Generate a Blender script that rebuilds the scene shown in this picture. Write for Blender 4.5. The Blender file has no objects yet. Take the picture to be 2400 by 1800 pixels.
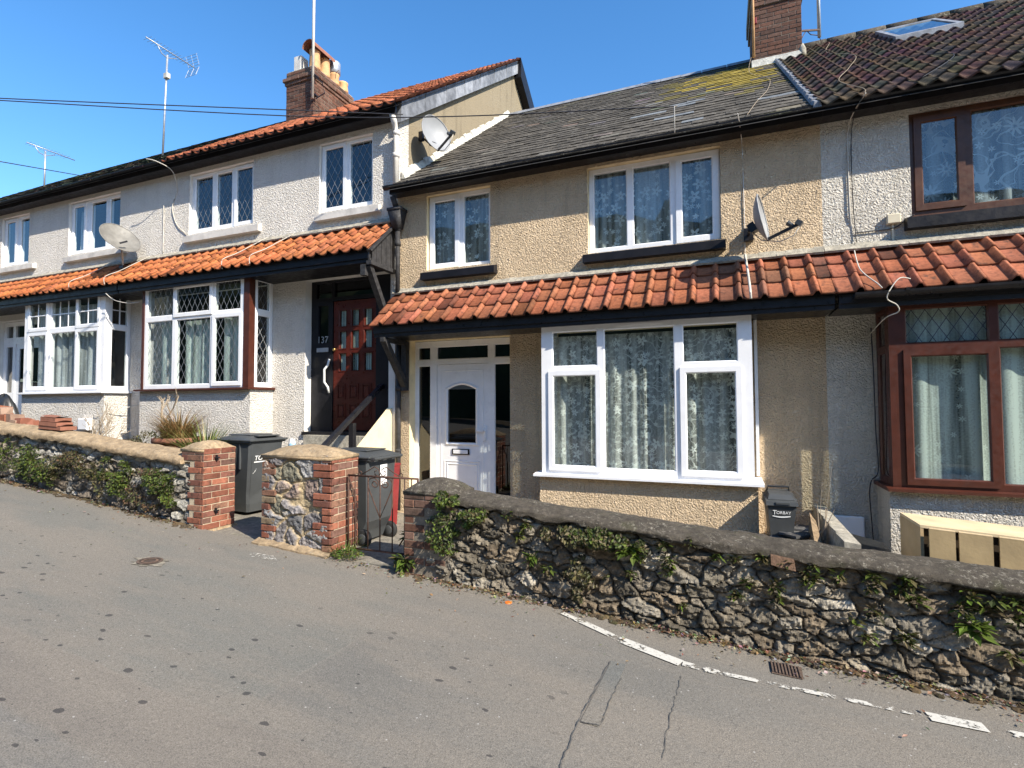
import bpy, math, random
import numpy as np
from mathutils import Vector, Matrix

random.seed(11)
RNG = np.random.default_rng(11)
SC = bpy.context.scene
COL = SC.collection
U = random.uniform

# ------------------------------------------------------------------ materials
class G:
    """small node graph helper"""
    def __init__(s, name):
        s.m = bpy.data.materials.new(name); s.m.use_nodes = True
        s.t = s.m.node_tree; s.t.nodes.clear()
        s.out = s.n('ShaderNodeOutputMaterial')
    def n(s, typ, _in=None, **kw):
        nd = s.t.nodes.new(typ)
        for k, v in kw.items(): setattr(nd, k, v)
        for k, v in (_in or {}).items():
            if isinstance(v, bpy.types.NodeSocket): s.t.links.new(v, nd.inputs[k])
            else: nd.inputs[k].default_value = v
        return nd
    def math(s, op, a, b=0.0, c=0.0, clamp=False):
        nd = s.n('ShaderNodeMath', operation=op, use_clamp=clamp)
        for i, v in enumerate((a, b, c)):
            if isinstance(v, bpy.types.NodeSocket): s.t.links.new(v, nd.inputs[i])
            else: nd.inputs[i].default_value = v
        return nd.outputs[0]
    def mix(s, f, a, b, blend='MIX'):
        nd = s.n('ShaderNodeMix', data_type='RGBA', blend_type=blend)
        for i, v in ((0, f), (6, a), (7, b)):
            if isinstance(v, bpy.types.NodeSocket): s.t.links.new(v, nd.inputs[i])
            elif i == 0: nd.inputs[i].default_value = v
            else: nd.inputs[i].default_value = (v[0], v[1], v[2], 1)
        return nd.outputs[2]
    def ramp(s, fac, a, b, lo=0.0, hi=1.0):
        nd = s.n('ShaderNodeMapRange', {'Value': fac, 'From Min': a, 'From Max': b, 'To Min': lo, 'To Max': hi})
        return nd.outputs[0]
    def noise(s, vec, scale, detail=4.0, rough=.55):
        return s.n('ShaderNodeTexNoise', {'Vector': vec, 'Scale': scale, 'Detail': detail, 'Roughness': rough}).outputs[0]
    def obj(s):
        return s.n('ShaderNodeTexCoord').outputs['Object']
    def tint(s):
        return s.n('ShaderNodeAttribute', attribute_name='tint').outputs['Color']
    def bsdf(s, color, rough=.6, normal=None, spec=.4, metallic=0.0):
        d = {'Roughness': rough, 'Specular IOR Level': spec, 'Metallic': metallic}
        d['Base Color'] = color if isinstance(color, bpy.types.NodeSocket) else (color[0], color[1], color[2], 1)
        if normal is not None: d['Normal'] = normal
        return s.n('ShaderNodeBsdfPrincipled', d).outputs[0]
    def bump(s, h, strength=.5, dist=.01, normal=None):
        d = {'Height': h, 'Strength': strength, 'Distance': dist}
        if normal is not None: d['Normal'] = normal
        return s.n('ShaderNodeBump', d).outputs[0]
    def done(s, sh):
        s.t.links.new(sh, s.out.inputs['Surface']); return s.m

def plain(name, col, rough=.55, var=.18, vscale=6., bump=0., bscale=60., spec=.4, metallic=0., dirt=0.):
    g = G(name); o = g.obj()
    n = g.noise(o, vscale, 5)
    c = g.mix(1.0, g.tint(), g.mix(g.ramp(n, .3, .7), [x*(1-var) for x in col], [min(1, x*(1+var)) for x in col]), 'MULTIPLY')
    if dirt:
        d = g.ramp(g.noise(o, 2.3, 6, .7), .5, .75, 0, dirt)
        c = g.mix(d, c, (.05, .045, .035))
    nm = g.bump(g.noise(o, bscale, 4), bump, .01) if bump else None
    r = g.ramp(g.noise(o, vscale*2.7, 3), .3, .7, max(.05, rough-.1), min(1, rough+.1))
    return g.done(g.bsdf(c, r, nm, spec, metallic))

def roughcast(name, col, strength=1.0, scale=34., dirty=.35, dist=.03, stain=(.16, .13, .09)):
    g = G(name); o = g.obj()
    warp = g.n('ShaderNodeTexNoise', {'Vector': o, 'Scale': 14., 'Detail': 2.}).outputs['Color']
    v = g.n('ShaderNodeVectorMath', {0: o, 1: g.n('ShaderNodeVectorMath', {0: warp, 'Scale': .05}, operation='SCALE').outputs[0]}, operation='ADD').outputs[0]
    n1 = g.noise(v, scale, 3, .6)
    vo = g.n('ShaderNodeTexVoronoi', {'Vector': v, 'Scale': scale*1.15, 'Smoothness': .55, 'Randomness': 1.}, feature='SMOOTH_F1').outputs['Distance']
    h = g.math('SUBTRACT', g.math('MULTIPLY', g.ramp(n1, .32, .68), .9), g.math('MULTIPLY', vo, .8))
    big = g.ramp(g.noise(o, 2.1, 4, .6), .3, .7, .65, 1.15)
    h2 = g.math('MULTIPLY', g.math('ADD', h, g.math('MULTIPLY', g.noise(o, 160., 2), .22)), big)
    nm = g.bump(h2, strength, dist)
    c = g.mix(g.ramp(g.noise(o, 1.1, 6, .65), .3, .75), col, [x*.86 for x in col])
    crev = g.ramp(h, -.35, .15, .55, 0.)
    c = g.mix(g.math('MULTIPLY', crev, .36), c, [x*.5 for x in col])  # hollows of the relief are shaded by a darker wall colour
    z = g.n('ShaderNodeSeparateXYZ', {'Vector': o}).outputs[2]
    st = g.n('ShaderNodeMapping', {'Vector': o, 'Scale': (5., 5., .5)}).outputs[0]
    streak = g.ramp(g.noise(st, 1., 5, .7), .52, .78, 0., dirty)
    c = g.mix(streak, c, stain)
    c = g.mix(1.0, g.tint(), c, 'MULTIPLY')
    return g.done(g.bsdf(c, .92, nm, .15))

def clay(name, rough=.75, bump=.35):
    """colour comes from the mesh attribute, with weathering on top"""
    g = G(name); o = g.obj()
    t = g.tint()
    n = g.noise(o, 22., 6, .7)
    c = g.mix(g.ramp(n, .35, .7), t, g.mix(1., t, (.55, .5, .48), 'MULTIPLY'))
    l = g.ramp(g.noise(o, 55., 5, .75), .62, .74, 0., .55)
    c = g.mix(l, c, (.30, .27, .22))
    d = g.ramp(g.noise(o, 11., 6, .75), .54, .68, 0., .72)
    c = g.mix(d, c, (.05, .038, .03))
    nm = g.bump(g.math('ADD', g.noise(o, 120., 4), g.math('MULTIPLY', n, .6)), bump, .006)
    return g.done(g.bsdf(c, rough, nm, .25))

def slate_mat():
    g = G('weathered_slate'); o = g.obj(); t = g.tint()
    n = g.noise(o, 9., 6, .7)
    c = g.mix(1., t, g.mix(g.ramp(n, .35, .65), (.55, .55, .56), (1.35, 1.32, 1.25)), 'MULTIPLY')
    lic = g.math('MULTIPLY', g.ramp(g.noise(o, 30., 5, .75), .59, .65), g.ramp(g.noise(o, 3.5, 4, .6), .38, .56))
    c = g.mix(g.math('MULTIPLY', lic, .85), c, (.42, .40, .34))
    nm = g.bump(g.noise(o, 70., 5), .5, .006)
    return g.done(g.bsdf(c, .9, nm, .08))

def stone_mat(name):
    g = G(name); o = g.obj(); t = g.tint()
    n = g.noise(o, 26., 8, .75)
    c = g.mix(1., t, g.mix(g.ramp(n, .3, .72), (.5, .5, .5), (1.5, 1.47, 1.4)), 'MULTIPLY')
    l = g.ramp(g.noise(o, 40., 5, .8), .64, .72, 0., .6)
    c = g.mix(l, c, (.36, .34, .29))
    nm = g.bump(g.math('ADD', g.noise(o, 90., 6, .7), g.math('MULTIPLY', n, 1.2)), .9, .012)
    return g.done(g.bsdf(c, .9, nm, .2))

def asphalt_mat(name, a, b, spots=True):
    g = G(name); o = g.obj()
    big = g.noise(o, .55, 5, .6)
    c = g.mix(g.ramp(big, .35, .65), a, b)
    if spots:
        sq = g.n('ShaderNodeSeparateXYZ', {'Vector': g.n('ShaderNodeVectorMath', {0: o, 1: g.n('ShaderNodeVectorMath', {0: g.n('ShaderNodeTexNoise', {'Vector': o, 'Scale': 6., 'Detail': 4.}).outputs['Color'], 'Scale': .05}, operation='SCALE').outputs[0]}, operation='ADD').outputs[0]}).outputs
        ma = g.math('MULTIPLY', g.ramp(sq[1], 2.05, 2.07), g.ramp(sq[0], -2.34, -2.37))
        mb_ = g.math('MULTIPLY', g.ramp(sq[1], 2.07, 2.05), g.ramp(sq[1], 1.58, 1.62))
        c = g.mix(g.math('MULTIPLY', ma, .45), c, (.146, .149, .135)); c = g.mix(g.math('MULTIPLY', mb_, .5), c, (.172, .148, .126))
        c = g.mix(g.math('MULTIPLY', g.ramp(sq[1], 1.60, 1.57), .5), c, (.145, .141, .134))
        seam = g.math('MAXIMUM', g.math('MULTIPLY', g.math('LESS_THAN', g.math('ABSOLUTE', g.math('SUBTRACT', sq[1], 2.06)), .008), g.math('LESS_THAN', sq[0], -2.34)), g.math('MULTIPLY', g.math('LESS_THAN', g.math('ABSOLUTE', g.math('SUBTRACT', sq[0], -2.35)), .008), g.math('MULTIPLY', g.math('GREATER_THAN', sq[1], 2.05), g.math('LESS_THAN', sq[1], 3.2))))
        c = g.mix(g.math('MULTIPLY', seam, .18), c, (.26, .235, .20))
        c = g.mix(g.ramp(sq[1], 3.75, 4.2, 0., .45), c, (.19, .17, .145))
    strip = g.n('ShaderNodeMapping', {'Vector': o, 'Scale': (.35, 1.3, 1.)}).outputs[0]
    c = g.mix(g.ramp(g.noise(strip, 1.3, 5, .65), .42, .58, 0., .75), c, (.195, .174, .148))
    ag = g.math('ADD', g.math('MULTIPLY', g.noise(o, 170., 3, .8), .78), g.math('MULTIPLY', g.noise(o, 48., 4, .75), .22))
    c = g.mix(g.ramp(ag, .36, .66), g.mix(1., c, (.5, .5, .5), 'MULTIPLY'), g.mix(1., c, (1.6, 1.57, 1.5), 'MULTIPLY'))
    chips = g.n('ShaderNodeTexVoronoi', {'Vector': o, 'Scale': 26., 'Randomness': 1.}).outputs
    rnd = g.n('ShaderNodeSeparateColor', {'Color': chips['Color']}).outputs[0]
    chip = g.math('MULTIPLY', g.math('LESS_THAN', chips['Distance'], .13), g.math('GREATER_THAN', rnd, .9))
    c = g.mix(g.math('MULTIPLY', chip, .75), c, (.45, .43, .40))
    if spots:
        wv = g.n('ShaderNodeTexNoise', {'Vector': o, 'Scale': 9., 'Detail': 3.}).outputs['Color']
        ov = g.n('ShaderNodeVectorMath', {0: o, 1: g.n('ShaderNodeVectorMath', {0: wv, 'Scale': .05}, operation='SCALE').outputs[0]}, operation='ADD').outputs[0]
        mp = g.n('ShaderNodeMapping', {'Vector': ov, 'Scale': (.8, 1.35, 1.)}).outputs[0]
        vo = g.n('ShaderNodeTexVoronoi', {'Vector': mp, 'Scale': 9.5, 'Randomness': 1.}).outputs
        r2 = g.n('ShaderNodeSeparateColor', {'Color': vo['Color']}).outputs
        thr = g.math('MULTIPLY', g.math('MULTIPLY', r2[1], r2[1]), .25)
        sp = g.math('MULTIPLY', g.math('LESS_THAN', vo['Distance'], thr), g.math('GREATER_THAN', r2[0], .08))
        sx = g.n('ShaderNodeSeparateXYZ', {'Vector': o}).outputs
        zone = g.math('MULTIPLY', g.ramp(g.noise(o, .8, 2), .25, .40), g.math('MULTIPLY', g.ramp(sx[1], 3.6, 3.0, 0., 1.), g.ramp(sx[0], -.7, -1.1)))
        c = g.mix(g.math('MULTIPLY', g.math('MULTIPLY', sp, zone), .75), c, (.035, .033, .034))
    h = g.math('ADD', ag, g.math('MULTIPLY', g.noise(o, 60., 3), .5))
    return g.done(g.bsdf(c, .88, g.bump(h, .8, .008), .25))

def glass_mat(name='window_glass', k=2.0, base=.045, tintc=(.8, .87, .85)):
    g = G(name); o = g.obj()
    wob = g.bump(g.noise(o, 2.2, 1), .03, .02)
    ge = g.n('ShaderNodeNewGeometry').outputs
    cs = g.math('ABSOLUTE', g.n('ShaderNodeVectorMath', {0: ge['Normal'], 1: ge['Incoming']}, operation='DOT_PRODUCT').outputs['Value'])
    fr = g.math('MULTIPLY_ADD', g.math('POWER', g.math('SUBTRACT', 1., cs, clamp=True), 5.), .95, .045)
    f = g.math('ADD', g.math('MULTIPLY', fr, k), base, clamp=True)
    tr = g.n('ShaderNodeBsdfTransparent', {'Color': (*tintc, 1)}).outputs[0]
    gl = g.n('ShaderNodeBsdfGlossy', {'Color': (.95, .97, 1, 1), 'Roughness': .012, 'Normal': wob}).outputs[0]
    return g.done(g.n('ShaderNodeMixShader', {0: f, 1: tr, 2: gl}).outputs[0])

def lace_mat(name, scale, col=(.8, .85, .82), net=.28, flowers=.9, vines=True, petals=5., size=.30, translucent=.35):
    g = G(name); o = g.obj()
    s = g.n('ShaderNodeSeparateXYZ', {'Vector': o}).outputs
    p = g.n('ShaderNodeCombineXYZ', {'X': s[0], 'Y': s[2]}).outputs[0]
    a = net
    stp = g.n('ShaderNodeMapping', {'Vector': p, 'Scale': (11., .35, 1.)}).outputs[0]
    fold = g.ramp(g.noise(stp, 1., 3, .6), .34, .64, .35, 1.45)  # opacity streaks imitate the light and dark of the folds
    nz = g.math('MULTIPLY', g.math('MULTIPLY', fold, g.ramp(g.noise(p, 60., 2), .3, .7, .8, 1.2)), net)
    a = nz
    for sc, sz, pt, off in ((scale, size, petals, 0.), (scale*1.7, size*.8, 6., 3.7)):
        pv = g.n('ShaderNodeVectorMath', {0: p, 1: (off, off*.7, 0)}, operation='ADD').outputs[0]
        vo = g.n('ShaderNodeTexVoronoi', {'Vector': pv, 'Scale': sc, 'Randomness': .8}, voronoi_dimensions='2D').outputs
        d = g.n('ShaderNodeVectorMath', {0: pv, 1: vo['Position']}, operation='SUBTRACT').outputs[0]
        ds = g.n('ShaderNodeSeparateXYZ', {'Vector': d}).outputs
        rn = g.n('ShaderNodeSeparateColor', {'Color': vo['Color']}).outputs
        ang = g.math('ADD', g.math('ARCTAN2', ds[1], ds[0]), g.math('MULTIPLY', rn[0], 6.28))
        pet = g.math('MULTIPLY_ADD', g.math('COSINE', g.math('MULTIPLY', ang, pt)), .32, .68)
        lim = g.math('MULTIPLY', g.math('MULTIPLY', pet, sz), g.math('MULTIPLY_ADD', rn[1], .7, .5))
        ins = g.ramp(g.math('DIVIDE', vo['Distance'], g.math('MAXIMUM', lim, .01)), 1.1, .85)
        core = g.math('GREATER_THAN', g.math('DIVIDE', vo['Distance'], g.math('MAXIMUM', lim, .01)), .22)
        keep = g.math('GREATER_THAN', rn[2], .45)
        a = g.math('MAXIMUM', a, g.math('MULTIPLY', g.math('MULTIPLY', g.math('MULTIPLY', ins, core), keep), flowers))
    if vines:
        for q, w in ((scale*.75, .012), (scale*1.3, .011)):
            nn = g.noise(p, q, 1.5, .4)
            ln = g.math('LESS_THAN', g.math('ABSOLUTE', g.math('SUBTRACT', nn, .5)), w)
            a = g.math('MAXIMUM', a, g.math('MULTIPLY', ln, flowers*.8))
    df = g.n('ShaderNodeBsdfDiffuse', {'Color': (*col, 1)}).outputs[0]
    tl = g.n('ShaderNodeBsdfTranslucent', {'Color': (*col, 1)}).outputs[0]
    cl = g.n('ShaderNodeMixShader', {0: translucent, 1: df, 2: tl}).outputs[0]
    tr = g.n('ShaderNodeBsdfTransparent').outputs[0]
    return g.done(g.n('ShaderNodeMixShader', {0: a, 1: tr, 2: cl}).outputs[0])

def concrete(name, col, lich=.5, bump=.5, moss=0.):
    g = G(name); o = g.obj()
    n = g.noise(o, 7., 8, .7)
    c = g.mix(g.ramp(n, .3, .7), [x*.7 for x in col], [min(1, x*1.2) for x in col])
    c = g.mix(1., g.tint(), c, 'MULTIPLY')
    mid = g.noise(o, 17., 6, .8)
    c = g.mix(1., c, g.mix(g.ramp(mid, .36, .64), (.62, .62, .62), (1.28, 1.26, 1.2)), 'MULTIPLY')
    l = g.math('MULTIPLY', g.ramp(g.noise(o, 30., 7, .8), .54, .62), g.ramp(g.noise(o, 5., 4), .38, .56))
    c = g.mix(g.math('MULTIPLY', l, lich), c, (.50, .46, .37))
    c = g.mix(g.ramp(g.noise(o, 50., 4, .7), .55, .72, 0., .5), c, [x*.35 for x in col])
    if moss:
        c = g.mix(g.ramp(g.noise(o, 5.5, 5, .7), .55, .68, 0., moss), c, (.09, .10, .03))
    return g.done(g.bsdf(c, .92, g.bump(g.math('ADD', g.math('ADD', g.noise(o, 130., 5, .8), n), mid), bump, .02), .2))

def leaf_mat(name):
    g = G(name); o = g.obj(); t = g.tint()
    c = g.mix(g.noise(o, 30., 2), g.mix(1., t, (.7, .7, .7), 'MULTIPLY'), g.mix(1., t, (1.25, 1.25, 1.2), 'MULTIPLY'))
    a = g.bsdf(c, .5, None, .35)
    tl = g.n('ShaderNodeBsdfTranslucent', {'Color': c}).outputs[0]
    return g.done(g.n('ShaderNodeMixShader', {0: .3, 1: a, 2: tl}).outputs[0])

def paint_line():
    g = G('worn_road_paint'); o = g.obj()
    n = g.noise(o, 26., 6, .8)
    wear = g.n('ShaderNodeAttribute', attribute_name='tint').outputs['Color']
    w = g.n('ShaderNodeSeparateColor', {'Color': wear}).outputs[0]
    keep = g.math('GREATER_THAN', g.math('ADD', g.math('MULTIPLY', n, .6), g.math('MULTIPLY', g.noise(o, 7., 4), .4)), w)
    b = g.bsdf(g.mix(g.noise(o, 60., 4), (.34, .32, .28), (.62, .60, .54)), .8)
    tr = g.n('ShaderNodeBsdfTransparent').outputs[0]
    return g.done(g.n('ShaderNodeMixShader', {0: keep, 1: tr, 2: b}).outputs[0])

MT = dict(
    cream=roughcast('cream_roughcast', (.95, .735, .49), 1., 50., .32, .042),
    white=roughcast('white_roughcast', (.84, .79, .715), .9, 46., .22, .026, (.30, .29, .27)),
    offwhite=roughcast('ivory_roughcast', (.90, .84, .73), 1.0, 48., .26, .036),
    gable=roughcast('bare_grey_render', (.27, .225, .155), .45, 40., .8, .012, (.12, .10, .07)),
    smoothw=plain('smooth_white_paint', (.74, .72, .68), .8, .08, 5., .15, 80.),
    smoothc=plain('smooth_cream_paint', (.82, .68, .42), .8, .1, 5., .15, 80., dirt=.25),
    stonesill=plain('painted_stone_sill', (.60, .57, .52), .8, .14, 7., .3, 90., dirt=.3),
    upvc=plain('white_plastic_frame', (.83, .83, .84), .34, .05, 4., 0, spec=.5, dirt=.10),
    brown=plain('brown_wood_frame', (.085, .036, .018), .38, .25, 9., .1, 120.),
    maroon=plain('maroon_paint', (.068, .019, .011), .4, .2, 9., .08, 120.),
    mdoor=plain('mahogany_door', (.085, .014, .008), .35, .25, 9., .1, 120.),
    black=plain('black_gloss_paint', (.014, .014, .017), .35, .3, 6., .2, 40., dirt=.1),
    blackw=plain('peeling_black_wood', (.030, .029, .030), .7, .5, 18., .5, 60., dirt=.0),
    navy=plain('black_blue_paint', (.011, .011, .014), .45, .3, 6., .15, 40., spec=.25),
    dark=plain('dark_interior', (.035, .033, .032), .9, .2, 3.),
    clay=clay('clay_tile'), slate=slate_mat(), stone=stone_mat('rubble_stone'),
    brick=clay('red_brick', .85, .6),
    mortar=plain('sandy_mortar', (.46, .38, .27), .95, .2, 18., .6, 90.),
    dmortar=plain('old_dark_mortar', (.20, .17, .13), .95, .25, 18., .6, 90.),
    coping=concrete('weathered_coping', (.135, .117, .096), .8, 1.2, .3),
    coping2=concrete('sandy_coping', (.37, .275, .175), .3, .5),
    conc=concrete('pale_concrete', (.40, .37, .31), .4, .5),
    yard=concrete('yard_concrete', (.24, .22, .19), .3, .5, .3),
    soil=concrete('garden_soil', (.10, .075, .05), .1, .8, .4),
    road=asphalt_mat('asphalt', (.180, .166, .146), (.142, .136, .124)),
    patch=asphalt_mat('asphalt_patch', (.150, .146, .132), (.128, .130, .124), False),
    crack=plain('crack_dark', (.085, .08, .072), .95),
    paint=paint_line(),
    glass=glass_mat(k=1.35, base=.03, tintc=(.9, .95, .93)), dglass=glass_mat('door_glass', 1.3, .02, (.35, .36, .36)),
    lace=lace_mat('floral_lace', 7.5, (.95, .97, .92), net=.50, size=.5, flowers=1., translucent=.4), lace2=lace_mat('floral_lace_upper', 6.5, vines=False, col=(.92, .98, .99), net=.48, flowers=1., size=.46, translucent=.4),
    scroll=lace_mat('scroll_lace', 3.6, (.85, .95, .98), .38, .9, petals=9., size=.36, translucent=.4),
    sheer=lace_mat('sheer_green', 4.0, (.80, .90, .84), .85, .95, False, 9., .3, .4),
    drape=lace_mat('pale_drape', 4., (.74, .86, .82), .9, 1., False, 3., .05, .4),
    netw=lace_mat('grey_net', 5., (.78, .83, .86), .8, .9, False, 4., .35, .4),
    lead=plain('window_lead', (.32, .33, .34), .5, .2, 20., metallic=.2),
    dlead=plain('window_lead_blue', (.02, .025, .05), .5, .2, 20.),
    bin=plain('grey_bin_plastic', (.060, .064, .066), .42, .15, 4., .12, 220.),
    binblk=plain('black_bin_plastic', (.018, .019, .020), .4, .2, 5., .12, 200.),
    rubber=plain('wheel_rubber', (.02, .02, .02), .8),
    print=plain('white_print', (.8, .8, .78), .6, .05),
    iron=plain('rusty_iron', (.075, .038, .026), .7, .4, 30., .4, 120.),
    steel=plain('galvanised_steel', (.45, .47, .5), .45, .15, 12., metallic=.6),
    dish=plain('dish_grey', (.27, .275, .28), .45, .08, 6.), dishold=plain('dish_rusty', (.19, .182, .165), .6, .3, 5., dirt=.4),
    leadsheet=plain('lead_sheet', (.20, .21, .23), .6, .35, 9., .3, 40.),
    flash=plain('lime_flashing', (.47, .455, .40), .9, .3, 12., .9, 40., dirt=.35),
    pot=plain('buff_clay_pot', (.56, .32, .15), .75, .25, 8., .1, dirt=.15),
    terra=plain('terracotta', (.25, .105, .065), .75, .2, 9., .15),
    leaf=leaf_mat('leaf'), wood=plain('new_plywood', (.62, .49, .30), .65, .2, 3., .15, 40.),
    cable=plain('white_cable', (.5, .47, .41), .6), cablek=plain('dark_cable', (.03, .03, .035), .6),
    beige=plain('beige_plastic', (.62, .55, .40), .5, .08),
    brass=plain('brass', (.5, .34, .12), .3, .1, metallic=.8),
    red=plain('red_plastic', (.20, .02, .02), .45), orange=plain('orange_plastic', (.7, .16, .02), .45),
    rust=plain('rusty_cover', (.11, .075, .055), .8, .35, 30., .6, 90.),
    grass=plain('hill_green', (.05, .065, .03), .95, .5, .4),
    bark=plain('pale_twig', (.30, .24, .17), .85, .2, 40.),
    skyglass=glass_mat('skylight_glass', .9, .05, (.75, .9, .85)),
)

# ------------------------------------------------------------------ mesh builder
ROOTS = {}
class MB:
    def __init__(s):
        s.v = []; s.f = []; s.mi = []; s.c = []; s.T = None
    def P(s, p):
        if s.T: p = s.T(*p)
        s.v.append(tuple(p)); return len(s.v)-1
    def face(s, pts, mi=0, c=(1, 1, 1)):
        s.f.append([s.P(p) for p in pts]); s.mi.append(mi); s.c.append(c)
    def idx(s, ids, mi=0, c=(1, 1, 1)):
        s.f.append(list(ids)); s.mi.append(mi); s.c.append(c)
    def box(s, x0, x1, y0, y1, z0, z1, mi=0, c=(1, 1, 1)):
        q = [s.P(p) for p in ((x0, y0, z0), (x1, y0, z0), (x1, y1, z0), (x0, y1, z0), (x0, y0, z1), (x1, y0, z1), (x1, y1, z1), (x0, y1, z1))]
        for f in ((0, 3, 2, 1), (4, 5, 6, 7), (0, 1, 5, 4), (1, 2, 6, 5), (2, 3, 7, 6), (3, 0, 4, 7)):
            s.idx([q[i] for i in f], mi, c)
    def cbox(s, x0, x1, y0, y1, z0, z1, b=.01, mi=0, c=(1, 1, 1)):
        """box with chamfered edges"""
        X = (x0, x0+b, x1-b, x1); Yv = (y0, y0+b, y1-b, y1); Zv = (z0, z0+b, z1-b, z1)
        def ring(zi, o):
            xs = (X[0], X[3]) if o == 0 else (X[1], X[2]); ys = (Yv[0], Yv[3]) if o == 0 else (Yv[1], Yv[2])
            xi = (X[1], X[2]); yi = (Yv[1], Yv[2])
            if o == 0:
                return [s.P(p) for p in ((xi[0], ys[0], zi), (xi[1], ys[0], zi), (xs[1], yi[0], zi), (xs[1], yi[1], zi), (xi[1], ys[1], zi), (xi[0], ys[1], zi), (xs[0], yi[1], zi), (xs[0], yi[0], zi))]
            m = b*.3
            return [s.P(p) for p in ((xs[0]+m, ys[0], zi), (xs[1]-m, ys[0], zi), (xs[1], ys[0]+m, zi), (xs[1], ys[1]-m, zi), (xs[1]-m, ys[1], zi), (xs[0]+m, ys[1], zi), (xs[0], ys[1]-m, zi), (xs[0], ys[0]+m, zi))]
        rs = [ring(Zv[0], 1), ring(Zv[1], 0), ring(Zv[2], 0), ring(Zv[3], 1)]
        for a, d in zip(rs, rs[1:]):
            for i in range(8): s.idx((a[i], a[(i+1) % 8], d[(i+1) % 8], d[i]), mi, c)
        s.idx(rs[0][::-1], mi, c); s.idx(rs[3], mi, c)
    def hexa(s, b4, t4, mi=0, c=(1, 1, 1)):
        q = [s.P(p) for p in list(b4)+list(t4)]
        for f in ((3, 2, 1, 0), (4, 5, 6, 7), (0, 1, 5, 4), (1, 2, 6, 5), (2, 3, 7, 6), (3, 0, 4, 7)):
            s.idx([q[i] for i in f], mi, c)
    def prism(s, poly, x0, x1, mi=0, c=(1, 1, 1)):
        """polygon in (y,z) extruded along x"""
        a = [s.P((x0, y, z)) for y, z in poly]; b = [s.P((x1, y, z)) for y, z in poly]; n = len(poly)
        s.idx(a, mi, c); s.idx(b[::-1], mi, c)
        for i in range(n): s.idx((a[i], b[i], b[(i+1) % n], a[(i+1) % n]), mi, c)
    def prismy(s, poly, y0, y1, mi=0, c=(1, 1, 1)):
        """polygon in (x,z) extruded along y"""
        a = [s.P((x, y0, z)) for x, z in poly]; b = [s.P((x, y1, z)) for x, z in poly]; n = len(poly)
        s.idx(a, mi, c); s.idx(b[::-1], mi, c)
        for i in range(n): s.idx((a[i], b[i], b[(i+1) % n], a[(i+1) % n]), mi, c)
    def tube(s, pts, r, n=8, mi=0, c=(1, 1, 1), cap=True):
        pts = [Vector(p) for p in pts]; rings = []
        rr = r if isinstance(r, (list, tuple)) else [r]*len(pts)
        for i, p in enumerate(pts):
            d = (pts[min(i+1, len(pts)-1)]-pts[max(i-1, 0)]).normalized()
            u = d.cross(Vector((0, 0, 1)) if abs(d.z) < .9 else Vector((1, 0, 0))).normalized(); w = d.cross(u)
            rings.append([s.P(tuple(p+(u*math.cos(k*2*math.pi/n)+w*math.sin(k*2*math.pi/n))*rr[i])) for k in range(n)])
        for a, b in zip(rings, rings[1:]):
            for k in range(n): s.idx((a[k], a[(k+1) % n], b[(k+1) % n], b[k]), mi, c)
        if cap: s.idx(rings[0][::-1], mi, c); s.idx(rings[-1], mi, c)
    def bar(s, a, b, w, h, mi=0, c=(1, 1, 1), up=(0, 0, 1)):
        a = Vector(a); b = Vector(b); d = (b-a).normalized(); u = d.cross(Vector(up)).normalized()*w/2; v = u.cross(d).normalized()*h/2
        s.hexa([a-u-v, a+u-v, a+u+v, a-u+v], [b-u-v, b+u-v, b+u+v, b-u+v], mi, c)
    def lathe(s, prof, cx, cy, n=20, mi=0, c=(1, 1, 1), sx=1., sy=1.):
        rings = [[s.P((cx+r*sx*math.cos(k*2*math.pi/n), cy+r*sy*math.sin(k*2*math.pi/n), z)) for k in range(n)] for r, z in prof]
        for a, b in zip(rings, rings[1:]):
            for k in range(n): s.idx((a[k], a[(k+1) % n], b[(k+1) % n], b[k]), mi, c)
        s.idx(rings[0][::-1], mi, c); s.idx(rings[-1], mi, c)
    def grid(s, fn, nu, nv, mi=0, col=None):
        ids = [[s.P(fn(i/nu, j/nv)) for j in range(nv+1)] for i in range(nu+1)]
        for i in range(nu):
            for j in range(nv):
                s.idx((ids[i][j], ids[i+1][j], ids[i+1][j+1], ids[i][j+1]), mi, col(i, j) if col else (1, 1, 1))
    def panel(s, u0, u1, w0, w1, holes, d0, d1, mi=0, mr=None, c=(1, 1, 1), edge=True):
        """flat slab in (u,w) with rectangular holes, front at depth d0, hole sides go back to d1"""
        mr = mi if mr is None else mr
        us = sorted({u0, u1, *[h[0] for h in holes], *[h[1] for h in holes]}); ws = sorted({w0, w1, *[h[2] for h in holes], *[h[3] for h in holes]})
        us = [u for u in us if u0-1e-6 <= u <= u1+1e-6]; ws = [w for w in ws if w0-1e-6 <= w <= w1+1e-6]
        def full(i, j):
            if i < 0 or j < 0 or i >= len(us)-1 or j >= len(ws)-1: return False
            a = (us[i]+us[i+1])/2; b = (ws[j]+ws[j+1])/2
            return not any(h[0] < a < h[1] and h[2] < b < h[3] for h in holes)
        for i in range(len(us)-1):
            for j in range(len(ws)-1):
                if not full(i, j): continue
                a, b, e, f = us[i], us[i+1], ws[j], ws[j+1]
                s.face(((a, d0, e), (b, d0, e), (b, d0, f), (a, d0, f)), mi, c)
                for (ii, jj, p, q) in ((i-1, j, (a, e), (a, f)), (i+1, j, (b, e), (b, f)), (i, j-1, (a, e), (b, e)), (i, j+1, (a, f), (b, f))):
                    if full(ii, jj): continue
                    out = ii < 0 or jj < 0 or ii >= len(us)-1 or jj >= len(ws)-1
                    if out and not edge: continue
                    s.face(((p[0], d0, p[1]), (q[0], d0, q[1]), (q[0], d1, q[1]), (p[0], d1, p[1])), mr, c)
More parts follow.
